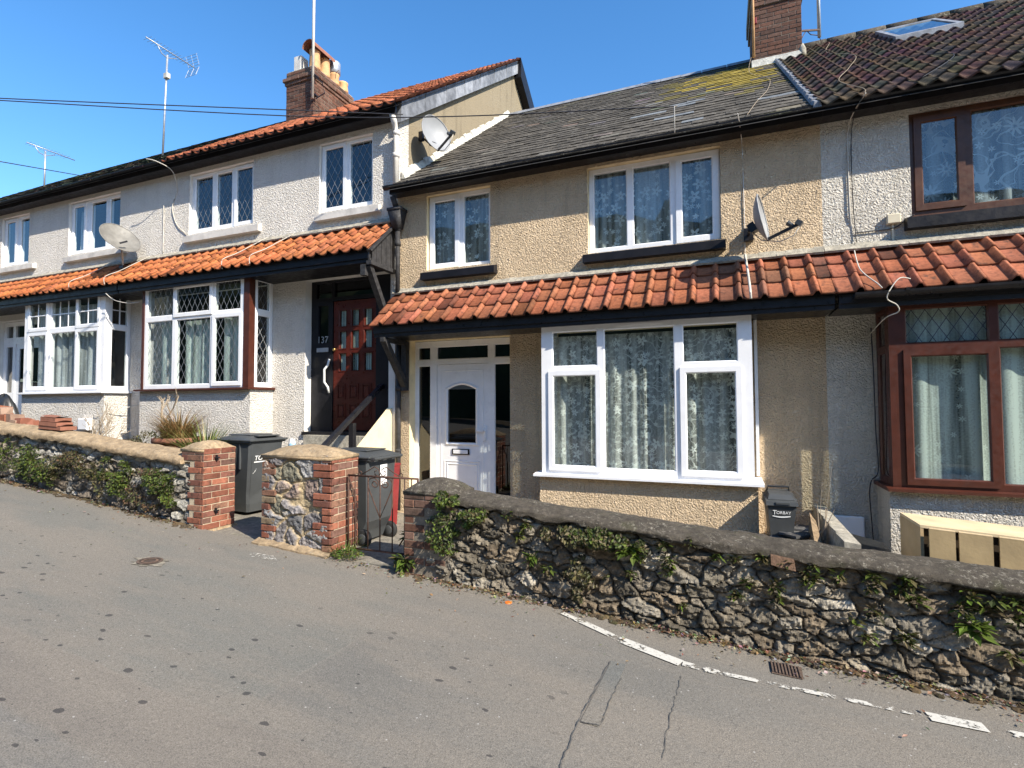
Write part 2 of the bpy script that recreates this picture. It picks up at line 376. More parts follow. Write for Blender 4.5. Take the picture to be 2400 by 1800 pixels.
    def build(s, name, mats, parent=None, smooth=False, label=None):
        me = bpy.data.meshes.new(name)
        off = ROOTS.get(parent.name, (0, 0, 0)) if parent else (0, 0, 0)
        v = np.array(s.v, float).reshape(-1, 3)-np.array(off)
        me.from_pydata(v.tolist(), [], s.f)
        mats = mats if isinstance(mats, (list, tuple)) else [mats]
        for m in mats: me.materials.append(MT[m] if isinstance(m, str) else m)
        me.polygons.foreach_set('material_index', s.mi)
        if smooth: me.polygons.foreach_set('use_smooth', [True]*len(s.f))
        ca = me.color_attributes.new('tint', 'FLOAT_COLOR', 'CORNER')
        arr = np.repeat(np.array([(*c[:3], 1.) for c in s.c]), [len(f) for f in s.f], axis=0)
        ca.data.foreach_set('color', arr.ravel())
        me.update()
        o = bpy.data.objects.new(name, me); COL.objects.link(o)
        if parent: o.parent = parent; ROOTS[o.name] = off
        if label: o['label'] = label
        return o

def thing(name, label, cat, loc=(0, 0, 0), group=None):
    o = bpy.data.objects.new(name, None); COL.objects.link(o); o.location = loc
    o.empty_display_size = .2
    o['label'] = label; o['category'] = cat
    if group: o['group'] = group
    ROOTS[o.name] = tuple(loc)
    return o
def tag(o, label, cat, group=None):
    o['label'] = label; o['category'] = cat
    if group: o['group'] = group
    return o
def structure(o):
    o['kind'] = 'structure'; return o

def vnoise(x, y, seed=0):
    """vectorised value noise 0..1"""
    x = np.asarray(x, float); y = np.asarray(y, float)
    xi = np.floor(x).astype(np.int64); yi = np.floor(y).astype(np.int64); xf = x-xi; yf = y-yi
    def h(a, b):
        n = (a*374761393+b*668265263+seed*1442695041) & 0x7fffffff
        n = ((n ^ (n >> 13))*1274126177) & 0x7fffffff
        return ((n ^ (n >> 16)) & 0xffff)/65535.
    u = xf*xf*(3-2*xf); v = yf*yf*(3-2*yf)
    return (h(xi, yi)*(1-u)+h(xi+1, yi)*u)*(1-v)+(h(xi, yi+1)*(1-u)+h(xi+1, yi+1)*u)*v
def fbm(x, y, oct=4, seed=0):
    a = 0; t = 0; k = 1.
    for i in range(oct):
        a = a+vnoise(np.asarray(x)*2**i, np.asarray(y)*2**i, seed+i)*k; t += k; k *= .5
    return a/t

YW, YB = 6.5, 6.05
def lerp_pts(pts):
    xs = [p[0] for p in pts]; zs = [p[1] for p in pts]
    return lambda x: np.interp(x, xs, zs)
ROADZ = lerp_pts([(-60, 2.6), (-9.7, -1.05), (-7.9, -1.20), (-5.6, -1.42), (-4.0, -1.52), (-2.83, -1.61), (-.5, -1.77), (1.72, -1.92), (60, -6.2)])
def road_z(x, y):
    return float(ROADZ(x))+.018*(4.35-max(y, .5))

# ------------------------------------------------------------------ camera, light, sky
f_px = 1236.46
yaw, pitch, roll = [math.radians(a) for a in (-21.8053, 2.1975, -.2466)]
fwd = Vector((math.sin(yaw)*math.cos(pitch), math.cos(yaw)*math.cos(pitch), math.sin(pitch)))
rt = Vector((math.cos(yaw), -math.sin(yaw), 0)); up = rt.cross(fwd)
r2 = rt*math.cos(roll)+up*math.sin(roll); u2 = -rt*math.sin(roll)+up*math.cos(roll)
cam = bpy.data.cameras.new('camera'); cam.sensor_width = 36.; cam.lens = 36.*f_px/2400.; cam.clip_end = 500.; cam.clip_start = .05
co = bpy.data.objects.new('camera', cam); COL.objects.link(co)
co.matrix_world = Matrix(((r2.x, u2.x, -fwd.x, 0), (r2.y, u2.y, -fwd.y, 0), (r2.z, u2.z, -fwd.z, 0), (0, 0, 0, 1)))
SC.camera = co
Ld = Vector((2.4, -1., 2.05)).normalized()
sun = bpy.data.lights.new('sun', 'SUN'); sun.energy = 9.0; sun.angle = math.radians(.55); sun.color = (1., .92, .79)
so = bpy.data.objects.new('sun', sun); COL.objects.link(so); so.rotation_euler = Ld.to_track_quat('Z', 'Y').to_euler(); so.location = Ld*30
w = bpy.data.worlds.new('World'); SC.world = w; w.use_nodes = True
nt = w.node_tree; bg = nt.nodes['Background']
sk = nt.nodes.new('ShaderNodeTexSky'); sk.sky_type = 'NISHITA'; sk.sun_disc = False
sk.sun_elevation = math.asin(Ld.z); sk.sun_rotation = math.atan2(Ld.x, Ld.y); sk.air_density = 1.; sk.dust_density = .4; sk.ozone_density = 2.5
hs = nt.nodes.new('ShaderNodeHueSaturation'); hs.inputs['Saturation'].default_value = 1.27; hs.inputs['Value'].default_value = 1.9
nt.links.new(sk.outputs[0], hs.inputs['Color']); nt.links.new(hs.outputs[0], bg.inputs[0]); bg.inputs[1].default_value = .15
SC.view_settings.view_transform = 'Standard'; SC.view_settings.look = 'None'; SC.view_settings.exposure = 0

# ------------------------------------------------------------------ reusable parts
def T_front(y):
    return lambda u, d, z: (u, y+d, z)
def T_right(x):      # faces +X, u runs along +Y
    return lambda u, d, z: (x-d, u, z)
def T_left(x):       # faces -X, u runs along +Y
    return lambda u, d, z: (x+d, u, z)

def ring(mb, a, b, e, f, wd, d0, d1, mi=0):
    mb.panel(a, b, e, f, [(a+wd, b-wd, e+wd, f-wd)], d0, d1, mi)
def bead(mb, a, b, e, f, d0, t=.012, mi=0):
    o = [(a, e), (b, e), (b, f), (a, f)]; i = [(a+t, e+t), (b-t, e+t), (b-t, f-t), (a+t, f-t)]
    for k in range(4):
        k2 = (k+1) % 4
        mb.face(((o[k][0], d0, o[k][1]), (o[k2][0], d0, o[k2][1]), (i[k2][0], d0+t*1.2, i[k2][1]), (i[k][0], d0+t*1.2, i[k][1])), mi)

def lattice(mb, a, b, e, f, d, px, pz, wd=.006, mi=0):
    """diamond leading clipped to a pane"""
    k0 = px/2; sl = pz/px
    for sgn in (1, -1):
        for k in range(-60, 60):
            # line: z = e + sgn*sl*(x-a) + k*pz
            pts = []
            for x in (a, b):
                z = e+sgn*sl*(x-a)+k*pz+pz*.3
                if e <= z <= f: pts.append((x, z))
            for z in (e, f):
                x = a+(z-e-k*pz-pz*.3)/(sgn*sl)
                if a < x < b: pts.append((x, z))
            if len(pts) < 2: continue
            (x0, z0), (x1, z1) = pts[0], pts[1]
            L = math.hypot(x1-x0, z1-z0)
            if L < .01: continue
            nx, nz = -(z1-z0)/L*wd/2, (x1-x0)/L*wd/2
            dd = d+(0.0 if sgn > 0 else .0012)
            mb.face(((x0+nx, dd, z0+nz), (x1+nx, dd, z1+nz), (x1-nx, dd, z1-nz), (x0-nx, dd, z0-nz)), mi)

def curtain(par, T, a, b, e, f, d, mat, folds=9, amp=.022, name='curtain', seed=0, gap=None, flare=0.):
    mb = MB(); mb.T = T
    n = max(24, int((b-a)*70)); ph = seed*1.7
    def fn(i, j):
        x = a+(b-a)*i; z = f+(e-f)*j
        ww = (.35+.65*min(1., j*3))
        dd = d+.55*amp*ww*(math.sin(x*folds*6.28/(1.0)+ph+.6*math.sin(x*7.3+ph))+.5*math.sin(x*folds*9.7+ph*2))
        return (x+flare*j*(x-(a+b)/2), dd, z)
    mb.grid(fn, n, 10)
    return mb.build(name, mat, par, True)

def window(par, T, a, b, e, f, lights, mat='upvc', smat=None, depth=.07, sash=.055, label=None, lead=None, leadmat='lead', bars=None, cur=None, glass='glass', proud=.018):
    """lights: (kind,u0,u1,w0,w1); kind f fixed glazing, c opening casement (outer size)"""
    mb = MB(); mb.T = T
    holes = [l[1:] for l in lights]
    mb.panel(a, b, e, f, holes, 0., depth)
    for l in lights:
        if l[0] == 'f': bead(mb, *l[1:], 0.)
    fr = mb.build('window', mat, par, label=label)
    gb = MB(); gb.T = T; lb = MB(); lb.T = T; nlead = 0; bb = MB(); bb.T = T; nb = 0
    for l in lights:
        k, u0, u1, w0, w1 = l
        if k == 'c':
            cb = MB(); cb.T = T
            ring(cb, u0, u1, w0, w1, sash, -proud, .03)
            bead(cb, u0+sash, u1-sash, w0+sash, w1-sash, -proud)
            cb.build('casement', smat or mat, fr)
            u0 += sash; u1 -= sash; w0 += sash; w1 -= sash
            gd = 0.
        else: gd = .018
        gb.face(((u0, gd, w0), (u1, gd, w0), (u1, gd, w1), (u0, gd, w1)))
        if lead and lead(l): px, pz = lead(l); lattice(lb, u0, u1, w0, w1, gd-.004, px, pz); nlead += 1
        if bars and bars(l):
            nx, nz = bars(l); nb += 1
            for i in range(1, nx): x = u0+(u1-u0)*i/nx; bb.box(x-.009, x+.009, gd-.006, gd+.004, w0, w1)
            for i in range(1, nz): z = w0+(w1-w0)*i/nz; bb.box(u0, u1, gd-.008, gd+.002, z-.009, z+.009)
    gb.build('pane', glass, fr)
    if nlead: lb.build('leading', leadmat, fr)
    if nb: bb.build('glazing_bar', mat, fr)
    if cur: cur(fr)
    return fr

def tile_roof(mb, x0, x1, P0, P1, n, tw, prof, colf, thick=.018, lap=.06, seg=8, stagger=0., over=.05, jit=.004, lift=1.5, mi=0, yoff=0.):
    (y0, z0), (y1, z1) = P0, P1
    L = math.hypot(y1-y0, z1-z0); cy, cz = (y1-y0)/L, (z1-z0)/L; pit = L/n
    pos = lambda x, s, h: (x, y0+s*cy-h*cz, z0+s*cz+h*cy)
    nt_ = int(math.ceil((x1-x0)/tw))+1
    for i in range(n):
        off = (i % 2)*stagger*tw
        for j in range(-1, nt_):
            a = x0+j*tw+off; b = a+tw
            if b <= x0+.005 or a >= x1-.005: continue
            a2, b2 = max(a, x0), min(b, x1)
            c = colf((a+b)/2, (i+.5)*pit, i, j)
            ds = U(-jit, jit)*1.5; dh = U(-jit, jit)*.5+.002; tl = U(-jit, jit)
            s0 = i*pit-(over if i == 0 else .012)+ds; s1 = min((i+1)*pit+lap, L+.02)
            r0, r1, r2_ = [], [], []
            for k in range(seg+1):
                x = a2+(b2-a2)*k/seg; u = (x-a)/tw; h = prof(u)+dh+tl*(u-.5)
                r0.append(mb.P(pos(x, s0, h+thick*(lift-1)))); r1.append(mb.P(pos(x, s0+.002, h+thick*lift))); r2_.append(mb.P(pos(x, s1, h+.001)))
            for k in range(seg):
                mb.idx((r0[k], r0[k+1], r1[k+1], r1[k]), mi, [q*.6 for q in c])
                mb.idx((r1[k], r1[k+1], r2_[k+1], r2_[k]), mi, c)
            mb.idx((r0[0], r1[0], r2_[0]), mi, c); mb.idx((r0[-1], r1[-1], r2_[-1]), mi, c)

def prof_roman(u):
    if u > .70:
        t = (u-.70)/.30; return .048*math.sin(math.pi*t)**.8 if 0 < t < 1 else 0.
    return -.004*math.sin(math.pi*u/.70)
def prof_pan(u):
    if u > .66:
        t = (u-.66)/.34; return .034*math.sin(math.pi*min(1, max(0, t)))
    return -.022*math.sin(math.pi*u/.66)
def prof_wave(u): return .020*math.cos(2*math.pi*u)
def prof_flat(u): return 0.

def clay_col(base, var, dark=.12):
    def f(x, s, i, j):
        k = 1+U(-var, var); c = [base[0]*k, base[1]*k*U(.93, 1.07), base[2]*k*U(.88, 1.12)]
        if U(0, 1) < dark: d = U(.35, .7); c = [q*d for q in c]
        return c
    return f

def bricks(mb, T, u0, u1, w0, w1, bl=.225, bh=.075, pal=None, prot=.006, jag=None, mi=0, half=True, rough=.003, skip=None):
    old = mb.T; mb.T = T
    n = int(round((w1-w0)/bh)); bh = (w1-w0)/n
    for r in range(n):
        z0 = w0+r*bh+.005; z1 = w0+(r+1)*bh-.005
        u = u0-(bl*.5 if r % 2 else 0.)
        while u < u1-.01:
            a = max(u, u0); b = min(u+bl, u1)
            if b-a > .03 and not (skip and skip((a+b)/2, (z0+z1)/2)):
                if jag: a, b = jag(r, a, b)
                c = random.choice(pal); k = U(.75, 1.2); c = [q*k for q in c]
                p = prot+U(-rough, rough); g_ = .005
                e = .004
                o = [(a+g_, z0), (b-g_, z0), (b-g_, z1), (a+g_, z1)]
                q0 = [mb.P((x, .0, z)) for x, z in o]
                q1 = [mb.P((x+U(-.002, .002), -p+.003, z+U(-.002, .002))) for x, z in o]
                i4 = [(o[0][0]+e, o[0][1]+e), (o[1][0]-e, o[1][1]+e), (o[2][0]-e, o[2][1]-e), (o[3][0]+e, o[3][1]-e)]
                q2 = [mb.P((x, -p, z)) for x, z in i4]
                for k2 in range(4):
                    k3 = (k2+1) % 4
                    mb.idx((q0[k2], q0[k3], q1[k3], q1[k2]), mi, c); mb.idx((q1[k2], q1[k3], q2[k3], q2[k2]), mi, c)
                mb.idx(q2, mi, c)
            u += bl
    mb.T = old

RED = [(.25, .095, .06), (.30, .115, .07), (.21, .09, .065), (.33, .13, .08), (.19, .105, .08), (.28, .15, .10)]
OLD = [(.15, .075, .05), (.18, .10, .07), (.12, .08, .06), (.20, .12, .09)]
CHB = [(.145, .068, .045), (.17, .082, .055), (.12, .065, .048), (.16, .09, .065)]

def text_mesh(par, s, size, M4, mat, name='lettering', shear=0., depth=.001, extra=None):
    cu = bpy.data.curves.new('txt', 'FONT'); cu.body = s; cu.size = size; cu.shear = shear; cu.extrude = depth
    ob = bpy.data.objects.new('txt', cu); COL.objects.link(ob)
    dg = bpy.context.evaluated_depsgraph_get()
    me = bpy.data.meshes.new_from_object(ob.evaluated_get(dg))
    bpy.data.objects.remove(ob); bpy.data.curves.remove(cu)
    off = Vector(ROOTS.get(par.name, (0, 0, 0))) if par else Vector((0, 0, 0))
    vs = [tuple(M4 @ v.co-off) for v in me.vertices]; fs = [list(p.vertices) for p in me.polygons]
    bpy.data.meshes.remove(me)
    mb = MB(); mb.v = vs; mb.f = fs; mb.mi = [0]*len(fs); mb.c = [(1, 1, 1)]*len(fs)
    if extra:
        for poly in extra: mb.face([tuple(M4 @ Vector((x, y, depth))-off) for x, y in poly])
    o = mb.build(name, mat, None)
    if par: o.parent = par; ROOTS[o.name] = tuple(off)
    return o

# ------------------------------------------------------------------ ground, road, yards
mb = MB()
xs = np.concatenate([np.arange(-60, -14, 4), np.arange(-14, 8, .25), np.arange(8, 61, 4)]); ys = [-8, -6, -4, -2, 0, 1, 2, 2.6, 3.2, 3.6, 3.9, 4.15, 4.38]
ids = [[mb.P((x, y, road_z(x, y)+(.012*math.sin(x*1.3+y) if y > -1 else 0)*.4)) for y in ys] for x in xs]
for i in range(len(xs)-1):
    for j in range(len(ys)-1): mb.idx((ids[i][j], ids[i+1][j], ids[i+1][j+1], ids[i][j+1]))
structure(mb.build('road', 'road', None, True))
# lie-of-the-land sheet out to the horizon, under the road and the houses
mb = MB()
def gz(x, y):
    return float(ROADZ(max(-60, min(60, x))))-.35
xs2 = list(range(-400, -60, 40))+list(range(-60, 61, 10))+list(range(100, 401, 40))
ids = [[mb.P((x, y, gz(x, y)-(.0 if y > -8 else .0))) for y in (-400, -60, -8.2, 4.3, 60, 400)] for x in xs2]
for i in range(len(xs2)-1):
    for j in range(5): mb.idx((ids[i][j], ids[i+1][j], ids[i+1][j+1], ids[i][j+1]))
structure(mb.build('ground', 'soil', None, True))
# unseen hill and rooftops as one mass, shaped for the windows to mirror
mb = MB()
def hill(u, v):
    x = -60+120*u; t = v
    top = 9.4+1.6*fbm(x*.16+3, 1.5, 3, 5)+.9*fbm(x*.9, 4.2, 3, 9)+(1.3 if -3.2 < x < -2.4 else 0)+(.9 if 4 < x < 9 else 0)
    y = -13-9*t; z = float(ROADZ(x))+(top+1.4)*min(1., t*2.2)**.8
    return (x, y+1.2*math.sin(x*.7), z)
mb.grid(hill, 240, 8)
structure(mb.build('opposite_skyline', 'grass', None, False))

def slab(name, mat, rects, thick=.6):
    mb = MB()
    for (x0, x1, y0, y1, za, zb) in rects:
        mb.hexa([(x0, y0, za-thick), (x1, y0, zb-thick), (x1, y1, zb-thick), (x0, y1, za-thick)], [(x0, y0, za), (x1, y0, zb), (x1, y1, zb), (x0, y1, za)])
    return structure(mb.build(name, mat, None))
slab('garden_ground', 'soil', [(-22, -9.9, 4.7, 6.6, -.45, -.62), (-9.897, -6.62, 4.7, 6.6, -.66, -.88)])
slab('yard', 'yard', [(-6.617, -4.50, 4.40, 6.7, -1.44, -1.49), (-4.497, -2.40, 4.40, 6.8, -1.545, -1.60), (-2.397, .88, 4.6, 6.6, -1.44, -1.44), (.883, 6.5, 4.6, 6.6, -1.60, -1.60)])

# cracks, reinstatement patch and worn edge line: thin sheets on the road
def ribbon(mb, pts, wd, dz=.004, jit=.0, mi=0, c=(1, 1, 1), sub=10):
    P = []
    for (a, b) in zip(pts, pts[1:]):
        for k in range(sub): t = k/sub; P.append((a[0]+(b[0]-a[0])*t+U(-jit, jit), a[1]+(b[1]-a[1])*t+U(-jit, jit)))
    P.append(pts[-1]); L = []; R = []
    for i, p in enumerate(P):
        q = P[min(i+1, len(P)-1)]; r = P[max(i-1, 0)]; dx, dy = q[0]-r[0], q[1]-r[1]; l = math.hypot(dx, dy) or 1
        ww = wd*(U(.4, 1.3) if jit else 1)/2
        L.append((p[0]-dy/l*ww, p[1]+dx/l*ww)); R.append((p[0]+dy/l*ww, p[1]-dx/l*ww))
    zz = lambda p: (p[0], p[1], road_z(*p)+(.012*math.sin(p[0]*1.3+p[1]))*.4+dz)
    for i in range(len(P)-1): mb.face((zz(R[i]), zz(R[i+1]), zz(L[i+1]), zz(L[i])), mi, c)
mb = MB()
ribbon(mb, [(-.63, 3.42), (-.64, 3.2), (-.645, 2.86)], 0.0052, jit=.006, dz=.009)
ribbon(mb, [(-.735, 3.60), (-.75, 3.2), (-.755, 2.84)], 0.0052, jit=.006, dz=.009)
ribbon(mb, [(-.755, 2.84), (-.745, 2.5), (-.74, 2.3)], 0.0052, jit=.006, dz=.009)
ribbon(mb, [(-.29, 3.66), (-.295, 3.4), (-.31, 3.15), (-.31, 2.75)], 0.0052, jit=.008, dz=.005)
ribbon(mb, [(-.755, 2.84), (-.645, 2.86)], 0.0052, jit=.004, dz=.009)
structure(mb.build('road_crack', 'crack', None))
mb = MB(); ribbon(mb, [(-.685, 3.62), (-.70, 2.85)], .10, dz=.004, sub=8)
structure(mb.build('road_patch', 'patch', None))
mb = MB()
def edge_line(pts, wd, wear):
    ribbon(mb, pts, wd, dz=.008, c=(wear, 0, 0), sub=14)
edge_line([(-1.25, 4.215), (-1.12, 4.16)], .05, .30); edge_line([(-1.12, 4.16), (-.72, 3.97)], .07, .48); edge_line([(-.72, 3.97), (-.30, 3.83)], .10, .44)
edge_line([(-.29, 3.835), (-.06, 3.825)], .07, .505); edge_line([(-.06, 3.825), (.3, 3.85), (1.08, 3.905)], .05, .51)
edge_line([(1.10, 3.905), (1.38, 3.925)], .10, .44); edge_line([(1.40, 3.925), (3.2, 4.0)], .07, .505)
structure(mb.build('road_marking', 'paint', None))

# ------------------------------------------------------------------ houses
def sill(par, x0, x1, y0, y1, z0, z1, mat, slope=.012):
    m = MB(); m.prism([(y0, z0), (y1, z0), (y1, z1), (y0, z1-slope)], x0, x1)
    return m.build('sill', mat, par)

def gutter(mb, x0, x1, y, z, r=.055, mi=0):
    pts = [(y+r*math.cos(a), z+r*math.sin(a)) for a in [math.pi+math.pi*k/8 for k in range(9)]]
    pts += [(y+r*.86*math.cos(a), z+r*.86*math.sin(a)) for a in [2*math.pi-math.pi*k/8 for k in range(9)]]
    mb.prism(pts, x0, x1, mi)
    x = x0+.4
    while x < x1:
        pts2 = [(y+r*1.12*math.cos(a), z+.012+r*1.12*math.sin(a)) for a in [math.pi+math.pi*k/8 for k in range(9)]]
        mb.prism(pts2, x, x+.03, mi); x += 1.35

def interior(par, x0, x1, z0, z1, y0=6.68, y1=9.0):  # room shell in near-black, so its colour holds the indoor gloom
    m = MB()
    m.face(((x0, y1, z0), (x1, y1, z0), (x1, y1, z1), (x0, y1, z1)))
    m.face(((x0, y0, z0), (x1, y0, z0), (x1, y1, z0), (x0, y1, z0))); m.face(((x0, y0, z1), (x1, y0, z1), (x1, y1, z1), (x0, y1, z1)))
    m.face(((x0, y0, z0), (x0, y1, z0), (x0, y1, z1), (x0, y0, z1))); m.face(((x1, y0, z0), (x1, y1, z0), (x1, y1, z1), (x1, y0, z1)))
    m.build('interior', 'dark', par)

def canopy(par, x0, x1, ze, zt, tw, prof, colf, zf, n=3, soffit_y=6.5, gut=None, end=None, seg=10, fmat='black', ridge='conc'):
    m = MB(); tile_roof(m, x0, x1, (5.91, ze-.005), (6.49, zt-.03), n, tw, prof, colf, thick=.018, lap=.07, seg=seg, jit=.005)
    r = m.build('porch_roof', 'clay', par, True)
    b = MB(); b.prism([(5.95, ze-.02), (6.50, zt-.06), (6.50, zt-.075), (5.95, ze-.04)], x0+.02, x1)
    b.build('roof_underlay', 'dark', par)
    fb = MB(); fb.box(x0+.03, x1, 5.945, 5.965, zf, ze-.035); fb.box(x0+.03, x1, 5.925, 5.945, zf+.05, ze-.04)
    fb.build('fascia', fmat, par)
    sb = MB(); sb.box(x0+.03, x1, 5.966, 6.498, zf+.012, zf+.03); sb.build('soffit', fmat, par)
    fl = MB()
    k = 60
    for i in range(k):
        a = x0+.0+(x1-x0)*i/k; bb = x0+(x1-x0)*(i+1)/k; j = U(-.006, .006)
        fl.prism([(6.40+j, zt-.050), (6.497, zt-.01), (6.497, zt+.045+j), (6.455, zt+.04+j), (6.39+j, zt-.030)], a, bb)
    fl.build('flashing', ridge, par)
    if gut:
        g_ = MB(); gutter(g_, gut[0], gut[1], 5.87, ze-.045, .055); g_.build('gutter', 'black', par)
    return r

def bay(par, x0, x1, zs, zt, zb, lights, wallmat, mat, frame_x=None, post=None, smat='upvc', silmat=None, lead=None, leadmat='lead', bars=None, cur=None, ret=None, label=None, left=True, ov=.09):
    """square bay window: base walls, sill slab, front window and side windows"""
    bx0, bx1 = x0-.03, x1+.03
    m = MB()
    m.box(bx0, bx1, YB, YB+.12, zb, zs-.04); m.box(bx1-.12, bx1, YB+.121, YW-.002, zb, zs-.042); m.box(bx0, bx0+.12, YB+.121, YW-.002, zb, zs-.042)
    m.build('bay_base', wallmat, par)
    s = MB(); s.prism([(YB-.085, zs-.036), (YW-.003, zs-.036), (YW-.003, zs), (YB+.02, zs), (YB-.085, zs-.010)], x0-ov, x1+ov)
    s.build('sill', silmat or mat, par)
    h = MB(); h.box(x0, x1, YB+.002, YW-.004, zt, zt+.03); h.build('bay_head', mat, par)
    fa, fb = frame_x or (x0, x1)
    fw = window(par, T_front(YB), fa, fb, zs, zt, lights, smat if post else mat, lead=lead, leadmat=leadmat, bars=bars, label=label, cur=cur)
    if post:
        for a, b in ((x0, fa-.002), (fb+.002, x1)):
            p = MB(); p.box(a, b, YB-.012, YB+.10, zs, zt); p.build('corner_post', mat, par)
    ya, yb_ = (YB+.10 if post else YB+.072), YW-.005
    for side in ((1, -1) if left else (1,)):
        T = T_right(x1) if side > 0 else T_left(x0)
        ls = [('f', ya+.05, yb_-.05, w0, w1) for (w0, w1) in ret]
        window(par, T, ya, yb_, zs, zt, ls, smat if post else mat, lead=lead, leadmat=leadmat, bars=bars)
    return fw

# ---- cream house
CH = thing('terraced_house', 'cream roughcast house with slate roof, white front door and white bay window', 'house', (-1.7, 6.5, -1.6))
hole_A = (-3.91, -2.91, 1.92, 3.0); hole_B = (-1.555, .015, 1.90, 3.0)
m = MB(); m.T = T_front(YW)
m.panel(-4.40, 1.035, -1.75, 3.12, [hole_A, hole_B, (-4.19, -2.63, -1.42, .92), (-2.0, .26, -.80, .92)], 0., .15, 0, 1)
m.build('wall', ['cream', 'smoothc'], CH)
interior(CH, -2.5, 1.0, -1.6, 1.6); interior(CH, -4.35, 1.0, 1.65, 3.0); interior(CH, -4.3, -2.52, -1.6, 1.6)
def lace_cur(mat, a, b, e, f, d, T, folds=9, seed=0, amp=.022): return lambda fr: curtain(fr, T, a, b, e, f, d, mat, folds, amp, 'curtain', seed)
TA = T_front(6.57)
window(CH, TA, -3.905, -2.915, 1.925, 2.995, [('c', -3.885, -3.42, 1.945, 2.975), ('f', -3.355, -2.96, 1.975, 2.945)], sash=.06, cur=lace_cur('lace2', -3.86, -2.95, 1.95, 2.97, .12, TA, 10, 1))
window(CH, TA, -1.55, .01, 1.905, 2.995, [('f', -1.495, -1.07, 1.965, 2.945), ('f', -1.00, -.55, 1.965, 2.945), ('c', -.485, -.005, 1.92, 2.98)], sash=.062, cur=lace_cur('lace2', -1.5, -.03, 1.95, 2.97, .12, TA, 7, 2))
for (a, b) in ((-3.95, -2.81), (-1.60, .06)):
    s = MB(); s.prism([(6.39, 1.765), (6.56, 1.765), (6.56, 1.915), (6.39, 1.86)], a, b); s.build('sill', 'navy', CH)
TC = T_front(YB)
cl = [('f', -1.90, -1.35, .445, .865), ('c', -1.945, -1.315, -.785, .395), ('f', -1.275, -.49, -.745, .865), ('f', -.405, .155, .445, .865), ('c', -.435, .185, -.785, .395)]
bay(CH, -2.035, .29, -.82, .935, -1.7, cl, 'cream', 'upvc', ret=[(-.75, .86)], cur=lace_cur('lace', -1.98, .24, -.80, .82, .14, TC, 6, 3, .03), ov=.085)
m = MB(); m.box(-1.1, -.62, YB-.012, YB-.002, .895, .918); m.build('trickle_vent', 'upvc', CH)
m = MB(); m.box(.33, .362, 6.44, 6.497, -.80, .93); m.build('trim', 'upvc', CH)
CLAY1 = clay_col((.40, .140, .068), .16, .12)
def clay_dirty(x, s, i, j):
    c = CLAY1(x, s, i, j)
    if -.1 < x < 1.1 and U(0, 1) < .45: d = U(.4, .75); c = [c[0]*d, c[1]*d*1.2, c[2]*d*1.4]
    return c
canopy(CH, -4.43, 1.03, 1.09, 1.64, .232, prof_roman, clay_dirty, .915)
# timber brackets under the canopy
def bracket(par, x, zt, zb, w_=.075):
    m = MB(); m.bar((x, 5.95, zt), (x+.0, 6.46, zb), w_, .085, up=(1, 0, 0)); m.box(x-w_/2-.003, x+w_/2+.003, 6.42, 6.498, zb-.06, zt+.02)
    m.bar((x, 5.90, zt+.0), (x, 6.49, zt+.005), w_*.8, .06, up=(0, 0, 1))
    m.build('bracket', 'blackw', par)
bracket(CH, -4.24, .88, .26)
# main slate roof (shared plane with the right house)
S = .745
def cz(y): return 3.07+S*(y-6.2)
RY = 10.75
def slate_col(x, s, i, j):
    b = U(.062, .105); c = [b*1.10, b*1.0, b*.86]
    y = 6.2+s*.80
    dd = ((x-.25)/.85)**2+((y-9.4)/1.15)**2
    if dd < 1 and U(0, 1) < 1.15-dd: k = U(.6, 1.2); c = [.26*k, .20*k, .045*k]
    elif dd < 2.2 and U(0, 1) < .35: c = [.14, .12, .05]
    elif U(0, 1) < .06: c = [q*U(1.3, 1.8) for q in c]
    for (px, py) in ((-.85, 7.6), (-.52, 7.2), (-.41, 7.87), (.75, 7.18), (-.29, 6.71)):
        if abs(x-px) < .22 and abs(y-py) < .10: c = [.17, .185, .2]
    return c
m = MB(); tile_roof(m, -4.37, .95, (6.24, cz(6.24)), (RY, cz(RY)), 30, .255, prof_flat, slate_col, thick=.009, lap=.09, seg=1, stagger=.5, over=.03, jit=.006, lift=1.6)
m.build('roof', 'slate', CH)
m = MB(); m.face(((-4.37, 6.2, cz(6.2)-.03), (.95, 6.2, cz(6.2)-.03), (.95, RY, cz(RY)-.03), (-4.37, RY, cz(RY)-.03))); m.face(((-4.37, RY, cz(RY)-.03), (.95, RY, cz(RY)-.03), (.95, 15.2, cz(6.2)), (-4.37, 15.2, cz(6.2))))
m.face(((-4.37, 15., -1.6), (1., 15., -1.6), (1., 15., 3.1), (-4.37, 15., 3.1))); m.build('rear_roof', 'dark', CH)
m = MB()
x = -4.36
while x < .55: L_ = U(.38, .46); m.prism([(RY-.11, cz(RY)-.05), (RY, cz(RY)+.055+U(0, .012)), (RY+.11, cz(RY)-.05)], x, x+L_-.008); x += L_
m.build('ridge_tiles', 'slate', CH) if False else m.build('ridge_tiles', 'leadsheet', CH)
m = MB(); m.box(-4.42, 1.035, 6.315, 6.335, 3.035, 3.12); m.box(-4.42, 1.035, 6.336, 6.498, 3.04, 3.055); m.build('eaves_board', 'black', CH)
m = MB(); gutter(m, -4.47, 1.05, 6.262, 3.125, .052); m.build('gutter', 'black', CH)
m = MB()   # white mortar fillet against the neighbour's gable
y = 6.55
while y < 10.7:
    L_ = .1; hh = .05+.07*fbm(y*3, 1, 3, 3)+.03*math.sin(y*9)**2
    m.hexa([(-4.375, y, cz(y)), (-4.30, y, cz(y)+.0), (-4.30, y+L_, cz(y+L_)), (-4.375, y+L_, cz(y+L_))], [(-4.375, y, cz(y)+hh+.03), (-4.345, y, cz(y)+hh), (-4.345, y+L_, cz(y+L_)+hh), (-4.375, y+L_, cz(y+L_)+hh+.03)]); y += L_
